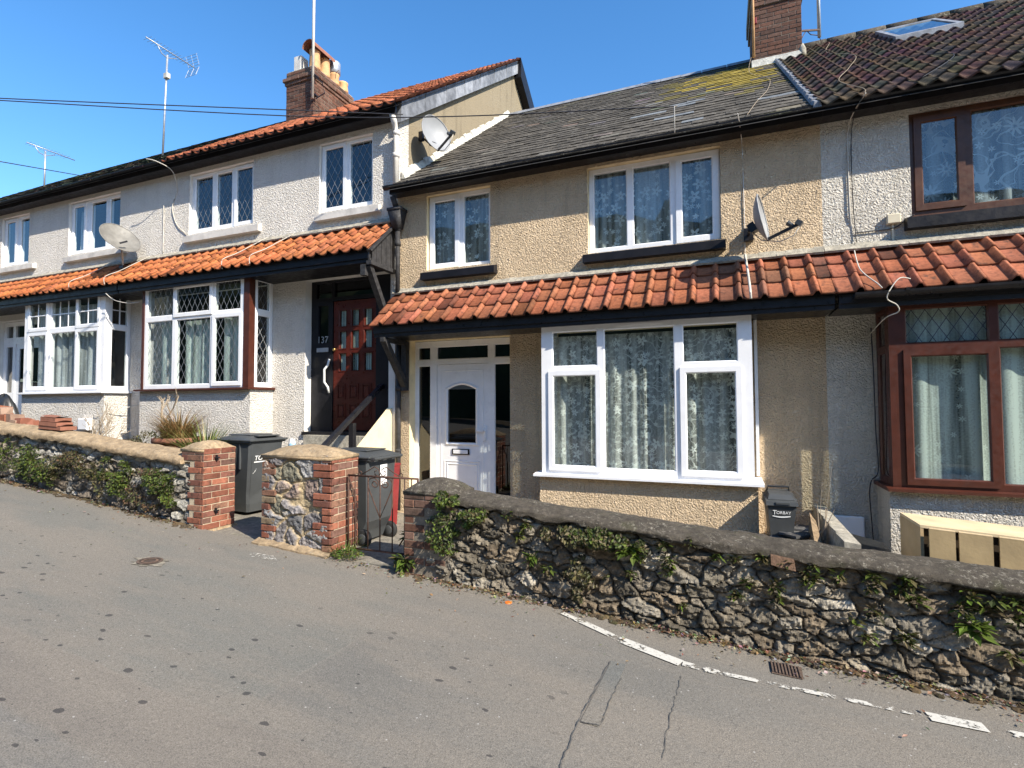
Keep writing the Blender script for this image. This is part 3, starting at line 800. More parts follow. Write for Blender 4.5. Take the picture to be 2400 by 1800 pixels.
m.build('flashing', 'flash', CH)
m = MB()   # cast iron downpipe with hopper head
m.tube([(-4.355, 6.30, 2.99), (-4.355, 6.36, 2.90), (-4.345, 6.42, 2.82)], .04, 10); m.hexa([(-4.40, 6.36, 2.55), (-4.29, 6.36, 2.55), (-4.29, 6.47, 2.55), (-4.40, 6.47, 2.55)], [(-4.45, 6.31, 2.80), (-4.24, 6.31, 2.80), (-4.24, 6.49, 2.80), (-4.45, 6.49, 2.80)])
m.box(-4.46, -4.23, 6.305, 6.492, 2.80, 2.84)
m.tube([(-4.345, 6.42, 2.56), (-4.345, 6.42, 1.62)], .036, 10); m.tube([(-4.335, 6.44, .9), (-4.335, 6.44, -1.5)], .036, 10)
for z in (2.3, 2.52, .2, -.7): m.tube([(-4.345 if z > 1 else -4.335, 6.42 if z > 1 else 6.44, z), (-4.345 if z > 1 else -4.335, 6.42 if z > 1 else 6.44, z+.07)], .046, 10)
m.build('downpipe', 'blackw', CH, True)
# white front door with sidelights and top lights
m = MB(); YD = 6.65; m.T = T_front(YD)
dh = [(-4.14, -3.935, .645, .835), (-3.83, -3.015, .645, .835), (-2.925, -2.66, .645, .835), (-4.14, -3.935, -1.36, .565), (-2.925, -2.66, -1.36, .565), (-3.83, -3.015, -1.42, .575)]
m.panel(-4.19, -2.60, -1.43, .915, dh, 0., .06)
for h_ in dh[:5]: bead(m, *h_, 0.)
dr = m.build('door', 'upvc', CH)
m = MB(); m.T = T_front(YD+.012)
gx0, gx1, gz0, gz1 = -3.64, -3.22, -.53, .28
arch = [(gx0+(gx1-gx0)*k/12, .215+.065*math.sin(math.pi*k/12)) for k in range(13)]
m.panel(-3.825, -3.02, -1.415, .57, [(gx0, gx1, gz0, .215)], 0., .03)
cap = [(gx0, .215)]+arch[1:-1]+[(gx1, .215)]
m.build('door_leaf', 'upvc', dr)
def moulding(m, pts, wd=.02, h=.008, closed=True):
    n = len(pts)
    for i in range(n if closed else n-1):
        a, b = pts[i], pts[(i+1) % n]; l = math.hypot(b[0]-a[0], b[1]-a[1]); dx, dz = (b[0]-a[0])/l, (b[1]-a[1])/l; px, pz = -dz*wd/2, dx*wd/2
        e = wd*.5
        A = (a[0]-dx*e, a[1]-dz*e); B = (b[0]+dx*e, b[1]+dz*e)
        m.face(((A[0]+px, -.0005, A[1]+pz), (B[0]+px, -.0005, B[1]+pz), (b[0], -h, b[1]), (a[0], -h, a[1])))
        m.face(((A[0]-px, -.0005, A[1]-pz), (B[0]-px, -.0005, B[1]-pz), (b[0], -h, b[1]), (a[0], -h, a[1])))
m = MB(); m.T = T_front(YD+.012)
e_ = .03; moulding(m, [(gx0-e_, gz0-e_), (gx1+e_, gz0-e_), (gx1+e_, .215+.01)]+[(gx0-e_+(gx1-gx0+2*e_)*(12-k)/12, .225+.075*math.sin(math.pi*k/12)) for k in range(1, 12)]+[(gx0-e_, .225)], .05, .016)
for k in (0, .04): moulding(m, [(-3.70+k, -1.32+k), (-3.16-k, -1.32+k), (-3.16-k, -.80-k), (-3.70+k, -.80-k)], .022, .009)
moulding(m, [(-3.755, -1.38), (-3.095, -1.38), (-3.095, .48), (-3.755, .48)], .014, .006)
m.build('panel_moulding', 'upvc', dr)
m = MB(); m.T = T_front(YD+.012-.002); m.face([(x_, 0, z_) for x_, z_ in [(gx0-.012, gz0-.012), (gx1+.012, gz0-.012), (gx1+.012, .21)]+[(x_, z_+.004) for x_, z_ in arch[::-1]]+[(gx0-.012, .21)]]); m.build('pane', 'dglass', dr)
m = MB(); m.T = T_front(YD+.02)
for h_ in dh[:5]: m.face(((h_[0], 0, h_[2]), (h_[1], 0, h_[2]), (h_[1], 0, h_[3]), (h_[0], 0, h_[3])))
m.build('pane', 'dglass', dr)
m = MB(); m.T = T_front(YD+.012); m.box(-3.58, -3.31, -.014, -.001, -.705, -.625); m.build('letterbox', 'navy', dr)
m = MB(); m.T = T_front(YD+.012); m.cbox(-3.56, -3.33, -.020, -.0145, -.692, -.638, .003); m.build('letter_flap', 'upvc', dr)
m = MB(); m.T = T_front(YD+.012); m.box(-3.088, -3.055, -.018, -.001, -.50, -.30); m.box(-3.19, -3.07, -.045, -.03, -.375, -.355); m.box(-3.08, -3.062, -.045, -.018, -.375, -.355); m.build('handle', 'upvc', dr)
# ---- chimney between cream and right house
chm = MB(); cx0, cx1, cy0, cy1 = .60, 1.36, 9.95, 11.0
chm.box(cx0+.006, cx1-.006, cy0+.006, cy1, 5.2, 7.30, 1)
chm.build('chimney', ['brick', 'dmortar'], CH); chimney = bpy.data.objects['chimney']
b2 = MB(); bricks(b2, T_front(cy0+.006), cx0, cx1, 5.88, 6.93, pal=CHB); bricks(b2, T_left(cx0+.006), cy0, cy1, 5.6, 6.93, pal=OLD)
bricks(b2, T_front(cy0-.02), cx0-.03, cx1+.03, 6.93, 7.08, pal=OLD); b2.box(cx0-.029, cx1+.029, cy0-.019, cy1+.02, 6.931, 7.079, 1); bricks(b2, T_front(cy0-.045), cx0-.055, cx1+.055, 7.08, 7.30, pal=CHB); b2.box(cx0-.054, cx1+.054, cy0-.044, cy1+.04, 7.081, 7.299, 1)
b2.build('brickwork', ['brick', 'dmortar'], chimney)
fl = MB(); fl.prism([(cy0-.05, cz(cy0)-.02), (cy0-.005, cz(cy0)-.02), (cy0-.005, cz(cy0)+.13), (cy0-.012, cz(cy0)+.13)], cx0-.03, cx1-.02); fl.build('flashing', 'flash', chimney)
fl = MB(); fl.tube([(cx1+.0, cy0+.02, cz(cy0)-.05), (cx1+.0, cy0+.02, cz(cy0)+.16), (cx1, cy0+.03, cz(cy0)+.25)], [.06, .055, .02], 8); fl.build('mortar_fillet', 'conc', chimney, True)

# ---- right house
RH = thing('terraced_house', 'ivory house at right with brown window frames and brown concrete tile roof', 'house', (3.8, 6.5, -1.6))
m = MB(); m.T = T_front(YW)
m.panel(1.035, 6.6, -1.75, 3.12, [(1.835, 4.0, 1.90, 2.99), (1.52, 3.78, -.78, .92), (4.6, 6.1, -1.5, .9)], 0., .12)
m.build('wall', 'offwhite', RH)
m = MB(); m.box(4.6, 6.1, 6.6, 6.64, -1.5, .9); m.build('door', 'maroon', RH)
interior(RH, 1.06, 6.5, -1.6, 1.6); interior(RH, 1.06, 6.5, 1.65, 3.0)
TE = T_front(6.525)
window(RH, TE, 1.84, 3.995, 1.905, 2.985, [('c', 1.875, 2.295, 1.965, 2.945), ('f', 2.355, 3.0, 1.975, 2.93), ('f', 3.06, 3.48, 1.975, 2.93), ('c', 3.53, 3.95, 1.965, 2.945)], 'brown', sash=.06, cur=lace_cur('scroll', 1.9, 3.95, 1.95, 2.96, .13, TE, 4, 4, .02))
s = MB(); s.prism([(6.39, 1.765), (6.56, 1.765), (6.56, 1.90), (6.39, 1.875)], 1.765, 4.1); s.build('sill', 'navy', RH)
dl = [('c', 1.60, 2.295, -.775, .50), ('f', 1.625, 2.26, .56, .895), ('f', 2.325, 3.0, .56, .895), ('f', 2.325, 3.0, -.745, .50), ('f', 3.065, 3.70, .56, .895), ('c', 3.03, 3.725, -.775, .50)]
bay(RH, 1.49, 3.83, -.80, .935, -1.75, dl, 'offwhite', 'maroon', ret=[(-.74, .5), (.56, .89)], lead=lambda l: (.108, .178) if l[3] > .5 else None, leadmat='dlead', cur=lace_cur('sheer', 1.6, 3.75, -.78, .90, .12, TC, 3, 5, .035), ov=.06)
CLAY2 = clay_col((.40, .135, .066), .14, .07)
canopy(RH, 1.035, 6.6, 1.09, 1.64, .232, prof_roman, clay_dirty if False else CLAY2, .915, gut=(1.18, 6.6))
BRN = lambda x, s, i, j: [q*U(.7, 1.25) for q in (.135, .082, .056)]
m = MB(); tile_roof(m, .99, 6.6, (6.24, cz(6.24)+.03), (RY, cz(RY)+.03), 19, .165, prof_wave, BRN, thick=.022, lap=.06, seg=8, over=.06, jit=.006, lift=1.5)
m.build('roof', 'clay', RH, True)
m = MB(); m.face(((.95, 6.2, cz(6.2)-.03), (6.6, 6.2, cz(6.2)-.03), (6.6, RY, cz(RY)-.03), (.95, RY, cz(RY)-.03))); m.face(((.95, RY, cz(RY)), (6.6, RY, cz(RY)), (6.6, 15.2, cz(6.2)), (.95, 15.2, cz(6.2)))); m.face(((1., 15., -1.6), (6.6, 15., -1.6), (6.6, 15., 3.1), (1., 15., 3.1)))
m.face(((6.6, 6.5, -1.7), (6.6, 15., -1.7), (6.6, 15., 3.2), (6.6, RY, cz(RY)), (6.6, 6.5, 3.2))); m.build('rear_roof', 'dark', RH)
m = MB(); x = .96
while x < 6.5: m.tube([(x, RY, cz(RY)-.02), (x+.43, RY, cz(RY)-.02)], .125, 12, c=[U(.6, 1.2)]*3); x += .445
m.build('ridge_tiles', 'coping', RH, True)
m = MB(); m.box(1.036, 6.6, 6.315, 6.335, 3.035, 3.12); m.box(1.036, 6.6, 6.336, 6.498, 3.04, 3.055); m.build('eaves_board', 'black', RH)
m = MB(); gutter(m, 1.052, 6.6, 6.262, 3.125, .052); m.build('gutter', 'black', RH)
m = MB()  # lead strip between the two roofs
y = 6.2
while y < 9.9: L_ = .17; m.hexa([(.93, y, cz(y)+.02), (1.01, y, cz(y)+.02), (1.01, y+L_, cz(y+L_)+.02), (.93, y+L_, cz(y+L_)+.02)], [(.945, y, cz(y)+.075+U(0, .02)), (1.0, y, cz(y)+.075), (1.0, y+L_, cz(y+L_)+.055), (.945, y+L_, cz(y+L_)+.055+U(0, .02))]); y += L_+.005
m.build('lead_strip', 'leadsheet', RH)
m = MB(); z_ = lambda y, h: cz(y)+h
x0_, x1_, y0_, y1_ = 2.46, 3.27, 9.15, 10.2
for (a, b, c_, d_) in ((x0_, x1_, y0_, y0_+.07), (x0_, x1_, y1_-.07, y1_), (x0_, x0_+.06, y0_+.071, y1_-.071), (x1_-.06, x1_, y0_+.071, y1_-.071)):
    m.hexa([(a, c_, z_(c_, .0)), (b, c_, z_(c_, .0)), (b, d_, z_(d_, .0)), (a, d_, z_(d_, .0))], [(a, c_, z_(c_, .13)), (b, c_, z_(c_, .13)), (b, d_, z_(d_, .13)), (a, d_, z_(d_, .13))])
sl = m.build('skylight', 'leadsheet', RH)
m = MB(); m.face(((x0_+.06, y0_+.07, z_(y0_+.07, .115)), (x1_-.06, y0_+.07, z_(y0_+.07, .115)), (x1_-.06, y1_-.07, z_(y1_-.07, .115)), (x0_+.06, y1_-.07, z_(y1_-.07, .115)))); m.build('pane', 'skyglass', sl)

# ---- white house with the black porch
WH = thing('terraced_house', 'white house with leaded windows, mahogany front door numbered 137 and orange tile roof', 'house', (-7.1, 6.5, -1.4))
m = MB(); m.T = T_front(YW)
m.panel(-9.80, -4.40, -1.7, 4.32, [(-8.80, -7.27, 3.05, 4.13), (-5.87, -4.85, 3.02, 4.12), (-6.12, -4.52, -.42, 1.975), (-9.2, -6.82, .3, 2.0)], 0., .14, 0, 1)
m.build('wall', ['white', 'smoothw'], WH)
interior(WH, -9.7, -6.5, -1.4, 2.6); interior(WH, -9.7, -4.5, 2.65, 4.2); interior(WH, -6.45, -4.5, -1.4, 2.6)
TW = T_front(6.56)
dia = lambda px, pz: (lambda l: (px, pz))
window(WH, TW, -8.80, -7.275, 3.05, 4.12, [('f', -8.73, -8.30, 3.14, 4.07), ('f', -8.20, -7.83, 3.14, 4.07), ('c', -7.76, -7.29, 3.08, 4.11)], lead=dia(.125, .215), leadmat='lead', sash=.05)
window(WH, TW, -5.865, -4.855, 3.02, 4.115, [('c', -5.85, -5.39, 3.05, 4.10), ('f', -5.33, -4.91, 3.10, 4.07)], lead=dia(.125, .215), leadmat='lead', sash=.05)
sill(WH, -8.85, -7.07, 6.42, 6.56, 2.885, 3.05, 'stonesill', .06); sill(WH, -5.90, -4.69, 6.42, 6.56, 2.875, 3.02, 'stonesill', .05)
fl_ = [('f', -9.18, -8.54, 1.515, 1.985), ('f', -9.18, -8.54, .345, 1.435), ('c', -8.505, -7.61, 1.475, 2.01), ('f', -8.455, -7.655, .345, 1.43), ('f', -7.565, -7.0, 1.515, 1.985), ('c', -7.60, -6.955, .315, 1.46)]
def fcur(fr):
    curtain(fr, TC, -9.0, -8.56, .36, 1.40, .13, 'drape', 5, .03, 'curtain', 1); curtain(fr, TC, -8.4, -7.72, .36, 1.42, .13, 'drape', 5, .03, 'curtain', 2); curtain(fr, TC, -7.5, -7.05, .36, 1.42, .13, 'drape', 5, .03, 'curtain', 3)
bay(WH, -9.29, -6.80, .285, 2.03, -1.2, fl_, 'white', 'maroon', frame_x=(-9.235, -6.92), post=True, ret=[(.35, 1.43), (1.52, 1.98)], lead=dia(.125, .215), leadmat='lead', cur=fcur, silmat='maroon', ov=.08)
CLAY3 = clay_col((.54, .175, .062), .13, .06)
def clay_wh(x, s, i, j):
    c = CLAY3(x, s, i, j)
    if x > -6.2: c = [c[0]*.86, c[1]*.9, c[2]*1.0]
    return c
canopy(WH, -9.80, -4.45, 2.16, 2.71, .205, prof_pan, clay_wh, 1.965, seg=9, fmat='navy')
m = MB(); m.hexa([(-4.475, 5.90, 1.98), (-4.45, 5.90, 1.98), (-4.45, 6.498, 1.98), (-4.475, 6.498, 1.98)], [(-4.475, 5.90, 2.10), (-4.45, 5.90, 2.10), (-4.45, 6.498, 2.64), (-4.475, 6.498, 2.64)])
for k in range(5): y = 5.95+k*.11; m.box(-4.449, -4.443, y, y+.10, 1.985, 2.07+(y-5.9)*.9)
m.bar((-4.44, 5.88, 2.10), (-4.44, 6.49, 2.655), .03, .07, up=(1, 0, 0)); m.box(-4.50, -4.42, 5.90, 6.495, 1.92, 1.975)
m.build('porch_gable_board', 'blackw', WH)
m = MB(); m.bar((-4.50, 5.95, 1.92), (-4.53, 6.46, 1.18), .075, .09, up=(1, 0, 0)); m.box(-4.60, -4.52, 5.90, 5.97, 1.78, 1.93); m.build('bracket', 'blackw', WH)
# door
YD2 = 6.635
m = MB(); m.T = T_front(YD2)
m.panel(-6.12, -4.52, -.42, 1.975, [(-6.02, -5.72, 1.70, 1.93), (-5.66, -4.9, 1.70, 1.93), (-5.98, -5.78, .98, 1.58), (-5.695, -4.875, -.40, 1.64)], 0., .05)
dr2 = m.build('door', 'navy', WH)
m = MB(); m.T = T_front(YD2+.015); dW, dH, dx, dz = .80, 2.02, -5.685, 1.63
cols = ((.149, .298), (.433, .603), (.738, .908)); rows = ((.075, .198), (.238, .37), (.412, .542))
gl = [(dx+c0*dW, dx+c1*dW, dz-r1*dH, dz-r0*dH) for (r0, r1) in rows for (c0, c1) in cols]
m.panel(dx, dx+dW, dz-dH, dz, gl, 0., .035)
for (r0, r1) in ((.645, .765), (.795, .915)):
    for (c0, c1) in ((.10, .29), (.385, .60), (.69, .90)):
        A = (dx+c0*dW, dx+c1*dW, dz-r1*dH, dz-r0*dH); ring(m, *A, .018, -.012, 0.); m.cbox(A[0]+.035, A[1]-.035, -.014, .0, A[2]+.035, A[3]-.035, .01)
for A in gl: bead(m, A[0]-.012, A[1]+.012, A[2]-.012, A[3]+.012, -.008, .012)
m.build('door_leaf', 'mdoor', dr2)
m = MB(); m.T = T_front(YD2+.03)
for A in gl: m.face(((A[0], 0, A[2]), (A[1], 0, A[2]), (A[1], 0, A[3]), (A[0], 0, A[3])))
m.build('door_pane', 'glass', dr2)
m = MB(); m.T = T_front(YD2+.03)
for A in ((-6.02, -5.72, 1.70, 1.93), (-5.66, -4.9, 1.70, 1.93), (-5.98, -5.78, .98, 1.58)): m.face(((A[0], 0, A[2]), (A[1], 0, A[2]), (A[1], 0, A[3]), (A[0], 0, A[3])))
m.build('pane', 'dglass', dr2)
m = MB(); m.T = T_front(YD2+.05)
for A in gl:
    for k in range(4): xx = A[0]+.0+(A[1]-A[0])*(k+.2)/4; m.face(((xx, 0, A[2]), (xx+.022, .006, A[2]), (xx+.022, .006, A[3]), (xx, 0, A[3])))
m.build('curtain', 'drape', dr2)
m = MB(); m.T = T_front(YD2); m.box(-6.0, -5.77, -.012, -.001, .84, .905); m.build('letterbox', 'steel', dr2)
m = MB(); m.lathe([(.0, 0.), (.022, .005), (.03, .03), (.02, .045), (0, .05)], 0, 0, 12); m.v = [(-5.655+x_, YD2+.015-z_, .87+y_) for x_, y_, z_ in m.v]; m.build('door_knob', 'brass', dr2, True)
m = MB(); m.tube([(-5.755, YD2-.005, .72), (-5.755, YD2-.03, .63), (-5.80, YD2-.06, .56), (-5.80, YD2-.06, .36), (-5.755, YD2-.03, .28), (-5.755, YD2-.005, .19)], .017, 8); m.build('grab_handle', 'print', dr2, True)
m = MB(); m.box(-6.14, -4.50, 6.46, 6.70, -.47, -.415); m.build('threshold', 'black', dr2)
text_mesh(dr2, '137', .15, Matrix(((1, 0, 0, -6.0), (0, 0, -1, YD2-.003), (0, 1, 0, .985), (0, 0, 0, 1))), 'steel', 'house_number')
# steps up to the door, with a side wall
m = MB()
for k in range(5): m.box(-6.0, -4.56, 5.55+k*.20, 6.60, -1.52+k*.212, -1.52+(k+1)*.212)
m.build('doorstep', 'conc', WH)
m = MB(); m.prism([(5.30, -1.5), (6.497, -1.5), (6.497, -.04), (6.44, -.05), (5.30, -.90)], -4.53, -4.455); m.build('stair_wall', 'smoothc', WH)
m = MB(); m.box(-4.522, -4.41, 6.46, 6.499, -1.5, 1.2); m.build('corner_strip', 'smoothw', WH)
# roofs and gable
def wz(y): return 4.29+S*(y-6.2)
RW = 11.2
CL4 = clay_col((.42, .135, .06), .2, .15)
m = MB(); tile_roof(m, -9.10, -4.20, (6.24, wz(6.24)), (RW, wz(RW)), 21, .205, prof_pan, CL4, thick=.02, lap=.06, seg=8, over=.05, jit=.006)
m.build('roof', 'clay', WH, True)
m = MB(); m.face(((-9.8, 6.2, wz(6.2)-.05), (-4.25, 6.2, wz(6.2)-.05), (-4.25, RW, wz(RW)-.05), (-9.8, RW, wz(RW)-.05))); m.face(((-9.8, RW, wz(RW)-.02), (-4.25, RW, wz(RW)-.02), (-4.25, 15.8, wz(6.6)), (-9.8, 15.8, wz(6.6)))); m.face(((-9.8, 15.6, -1.6), (-4.4, 15.6, -1.6), (-4.4, 15.6, 4.6), (-9.8, 15.6, 4.6))); m.build('rear_roof', 'dark', WH)
m = MB(); x = -9.7
while x < -4.62: m.tube([(x, RW, wz(RW)-.03), (x+.40, RW, wz(RW)-.03)], .07, 12, c=[U(.35, .6), U(.12, .2), .08]); x += .41
m.build('ridge_tiles', 'clay', WH, True)
m = MB(); m.box(-9.8, -4.30, 6.28, 6.31, 4.205, 4.33); m.box(-9.8, -4.40, 6.311, 6.498, 4.21, 4.225); m.build('eaves_board', 'navy', WH)
m = MB(); gutter(m, -9.8, -4.26, 6.25, 4.33, .052); m.build('gutter', 'navy', WH)
m = MB()
m.face(((-4.395, 6.78, -1.6), (-4.395, 15.6, -1.6), (-4.395, 15.6, wz(6.8)), (-4.395, RW, wz(RW)-.05), (-4.395, 6.78, wz(6.78)-.05)))
m.build('gable_wall', 'gable', WH)
m = MB(); m.face(((-4.398, 6.5, -1.6), (-4.398, 6.78, -1.6), (-4.398, 6.78, wz(6.78)-.05), (-4.398, 6.5, wz(6.5)-.05))); m.build('wall', 'white', WH)
m = MB(); y = 6.42; i = 0
while y < RW:
    L_ = .34; y2 = min(y+L_, RW); k = U(.7, 1.3)
    m.hexa([(-4.385, y, wz(y)-.32), (-4.30, y, wz(y)-.32), (-4.30, y2, wz(y2)-.32), (-4.385, y2, wz(y2)-.32)], [(-4.385, y, wz(y)-.02), (-4.285-.01*(i % 2), y, wz(y)-.02), (-4.285-.01*(i % 2), y2, wz(y2)-.02), (-4.385, y2, wz(y2)-.02)], 0, (k, k, k)); y = y2; i += 1
m.build('verge_board', 'leadsheet', WH)
m = MB(); m.hexa([(-4.39, RW, wz(RW)-.42), (-4.22, RW, wz(RW)-.42), (-4.22, 15.8, wz(6.6)-.42), (-4.39, 15.8, wz(6.6)-.42)], [(-4.39, RW, wz(RW)+.03), (-4.22, RW, wz(RW)+.03), (-4.22, 15.8, wz(6.6)+.03), (-4.39, 15.8, wz(6.6)+.03)]); m.build('rear_verge', 'navy', WH)
m = MB(); m.tube([(-4.37, 6.30, 4.20), (-4.37, 6.36, 4.10), (-4.385, 6.43, 3.98), (-4.385, 6.43, 3.10)], .042, 10)
for z in (3.62, 3.95): m.tube([(-4.385, 6.43, z), (-4.385, 6.43, z+.06)], .052, 10)
m.build('downpipe', 'stonesill', WH, True)
m = MB(); m.cbox(-5.88, -5.58, 6.40, 6.499, 2.00, 2.16, .012); m.box(-5.89, -5.57, 6.46, 6.498, 2.085, 2.10); m.build('porch_lamp', 'beige', WH)
# chimney with pots
m = MB(); m.box(-8.594, -7.856, 8.506, 9.8, 5.2, 6.84, 1)
bricks(m, T_front(8.506), -8.60, -7.85, 5.94, 6.84, pal=CHB); bricks(m, T_right(-7.856), 8.5, 9.8, 5.94, 6.84, pal=CHB)
for (z0, z1, o) in ((6.84, 6.91, .025), (6.91, 6.985, .055), (6.985, 7.13, .0)):
    m.box(-8.6-o+.006, -7.85+o-.006, 8.5-o+.006, 9.8+o, z0+.001, z1-.001, 1)
    bricks(m, T_front(8.506-o), -8.6-o, -7.85+o, z0, z1, bh=.072, pal=OLD); bricks(m, T_right(-7.856+o), 8.5-o, 9.8+o, z0, z1, bh=.072, pal=OLD)
wc = m.build('chimney', ['brick', 'dmortar'], WH)
m = MB(); m.box(-8.57, -7.88, 8.53, 9.77, 7.131, 7.16); m.build('chimney_cap', 'conc', wc)
m = MB(); m.cbox(-8.46, -8.25, 8.56, 8.78, 7.15, 7.50, .015); m.build('chimney_pot', 'stonesill', wc)
for (px, py, hh) in ((-7.99, 8.68, .42), (-7.99, 8.98, .42), (-7.99, 9.28, .26), (-7.99, 9.58, .24)):
    m = MB(); m.lathe([(.125, 7.15), (.12, 7.2), (.105, 7.15+hh-.06), (.115, 7.15+hh-.04), (.115, 7.15+hh), (.085, 7.15+hh)], px, py, 18); m.build('chimney_pot', 'pot', wc, True)
m = MB()
for k in range(10):
    a0, a1 = math.pi*k/10, math.pi*(k+1)/10
    f_ = lambda a, y, e=0: (-7.99-.16*math.cos(a), y, 7.55+.15*math.sin(a)+e)
    m.hexa([f_(a0, 8.48), f_(a1, 8.48), f_(a1, 9.14), f_(a0, 9.14)], [f_(a0, 8.48, .02), f_(a1, 8.48, .02), f_(a1, 9.14, .02), f_(a0, 9.14, .02)])
m.build('chimney_hood', 'terra', wc)
m = MB(); m.T = lambda x_, y_, z_: (-7.99+x_, 9.28+y_, 7.40+z_); m.lathe([(.09, 0), (.14, .03), (.14, .27), (.12, .29)], 0, 0, 14); m.tube([(.1, -.05, .02), (.24, -.12, .0)], .008, 5); m.build('chimney_cowl', 'steel', wc, True)

# ---- far left house
LH = thing('terraced_house', 'white house at far left with white plastic bay window and dark mossy roof', 'house', (-12.5, 6.5, -.8))
m = MB(); m.T = T_front(YW)
m.panel(-21., -9.803, -1.2, 4.32, [(-12.30, -10.70, 3.05, 4.13), (-14.69, -13.67, 3.05, 4.13), (-12.7, -10.45, .3, 2.04), (-14.75, -12.95, -.4, 1.85)], 0., .14, 0, 1)
m.build('wall', ['white', 'smoothw'], LH)
interior(LH, -14.9, -9.9, -1., 2.6); interior(LH, -14.9, -9.9, 2.65, 4.2)
def w3cur(fr):
    curtain(fr, TW, -12.2, -11.95, 3.1, 4.0, .12, 'netw', 8, .02, 'curtain', 1); curtain(fr, TW, -10.98, -10.75, 3.1, 4.0, .12, 'netw', 8, .02, 'curtain', 2)
window(LH, TW, -12.295, -10.705, 3.05, 4.12, [('c', -12.27, -11.83, 3.08, 4.10), ('f', -11.68, -11.22, 3.13, 4.07), ('f', -11.10, -10.77, 3.13, 4.07)], cur=w3cur)
window(LH, TW, -14.685, -13.675, 3.05, 4.12, [('c', -14.66, -14.23, 3.08, 4.10), ('f', -14.10, -13.73, 3.11, 4.07)])
sill(LH, -12.33, -10.47, 6.42, 6.56, 2.90, 3.05, 'stonesill', .06); sill(LH, -14.72, -13.37, 6.42, 6.56, 2.90, 3.05, 'stonesill', .06)
gl_ = [('c', -12.655, -12.0, .315, 1.425), ('c', -12.655, -12.0, 1.455, 2.045), ('f', -11.92, -11.16, .345, 1.395), ('f', -11.92, -11.16, 1.485, 2.005), ('c', -11.135, -10.445, .31, 1.425), ('c', -11.135, -10.445, 1.445, 2.05)]
bay(LH, -12.775, -10.31, .27, 2.075, -1., gl_, 'white', 'upvc', ret=[(.35, 1.40), (1.49, 2.02)], bars=lambda l: ((3 if l[0] == 'f' and l[2]-l[1] > .6 else 2), 2) if l[3] > 1.44 else None, cur=lace_cur('netw', -12.6, -10.5, .3, 1.9, .13, TC, 4, 6, .03), ov=.09)
canopy(LH, -21., -9.803, 2.16, 2.71, .205, prof_pan, CLAY3, 1.965, seg=7, fmat='navy')
DK = lambda x, s, i, j: [q*U(.6, 1.3) for q in ((.055, .052, .042) if U(0, 1) > .2 else (.05, .058, .03))]
m = MB(); tile_roof(m, -21., -9.1, (6.24, wz(6.24)), (RW, wz(RW)), 26, .30, prof_flat, DK, thick=.012, lap=.08, seg=1, stagger=.5, over=.05, jit=.008, lift=1.6); m.build('roof', 'slate', LH)
m = MB(); m.face(((-21., 6.2, wz(6.2)-.05), (-9.8, 6.2, wz(6.2)-.05), (-9.8, RW, wz(RW)-.05), (-21., RW, wz(RW)-.05))); m.face(((-21., RW, wz(RW)-.02), (-9.8, RW, wz(RW)-.02), (-9.8, 15.8, wz(6.6)), (-21., 15.8, wz(6.6)))); m.face(((-21., 15.6, -1.6), (-9.8, 15.6, -1.6), (-9.8, 15.6, 4.6), (-21., 15.6, 4.6))); m.build('rear_roof', 'dark', LH)
m = MB(); m.box(-21., -9.803, 6.28, 6.31, 4.205, 4.33); m.box(-21., -9.803, 6.311, 6.498, 4.21, 4.225); m.build('eaves_board', 'navy', LH)
m = MB(); gutter(m, -21., -9.803, 6.25, 4.335, .055); m.build('gutter', 'navy', LH)
m = MB(); m.T = T_front(6.62)
dl2 = [(-14.64, -14.40, 1.50, 1.75), (-14.30, -13.0, 1.50, 1.75), (-14.64, -14.40, .30, 1.30), (-14.64, -14.40, -.3, .12)]
m.panel(-14.75, -12.95, -.4, 1.84, dl2+[(-14.30, -13.35, -.38, 1.36)], 0., .06)
d3 = m.build('door', 'upvc', LH)
m = MB(); m.T = T_front(6.635); m.panel(-14.30, -13.35, -.38, 1.36, [(-14.18, -13.47, .25, 1.25)], 0., .03); m.build('door_leaf', 'upvc', d3)
m = MB(); m.T = T_front(6.65)
for A in dl2+[(-14.18, -13.47, .25, 1.25)]: m.face(((A[0], 0, A[2]), (A[1], 0, A[2]), (A[1], 0, A[3]), (A[0], 0, A[3])))
m.build('pane', 'dglass', d3)

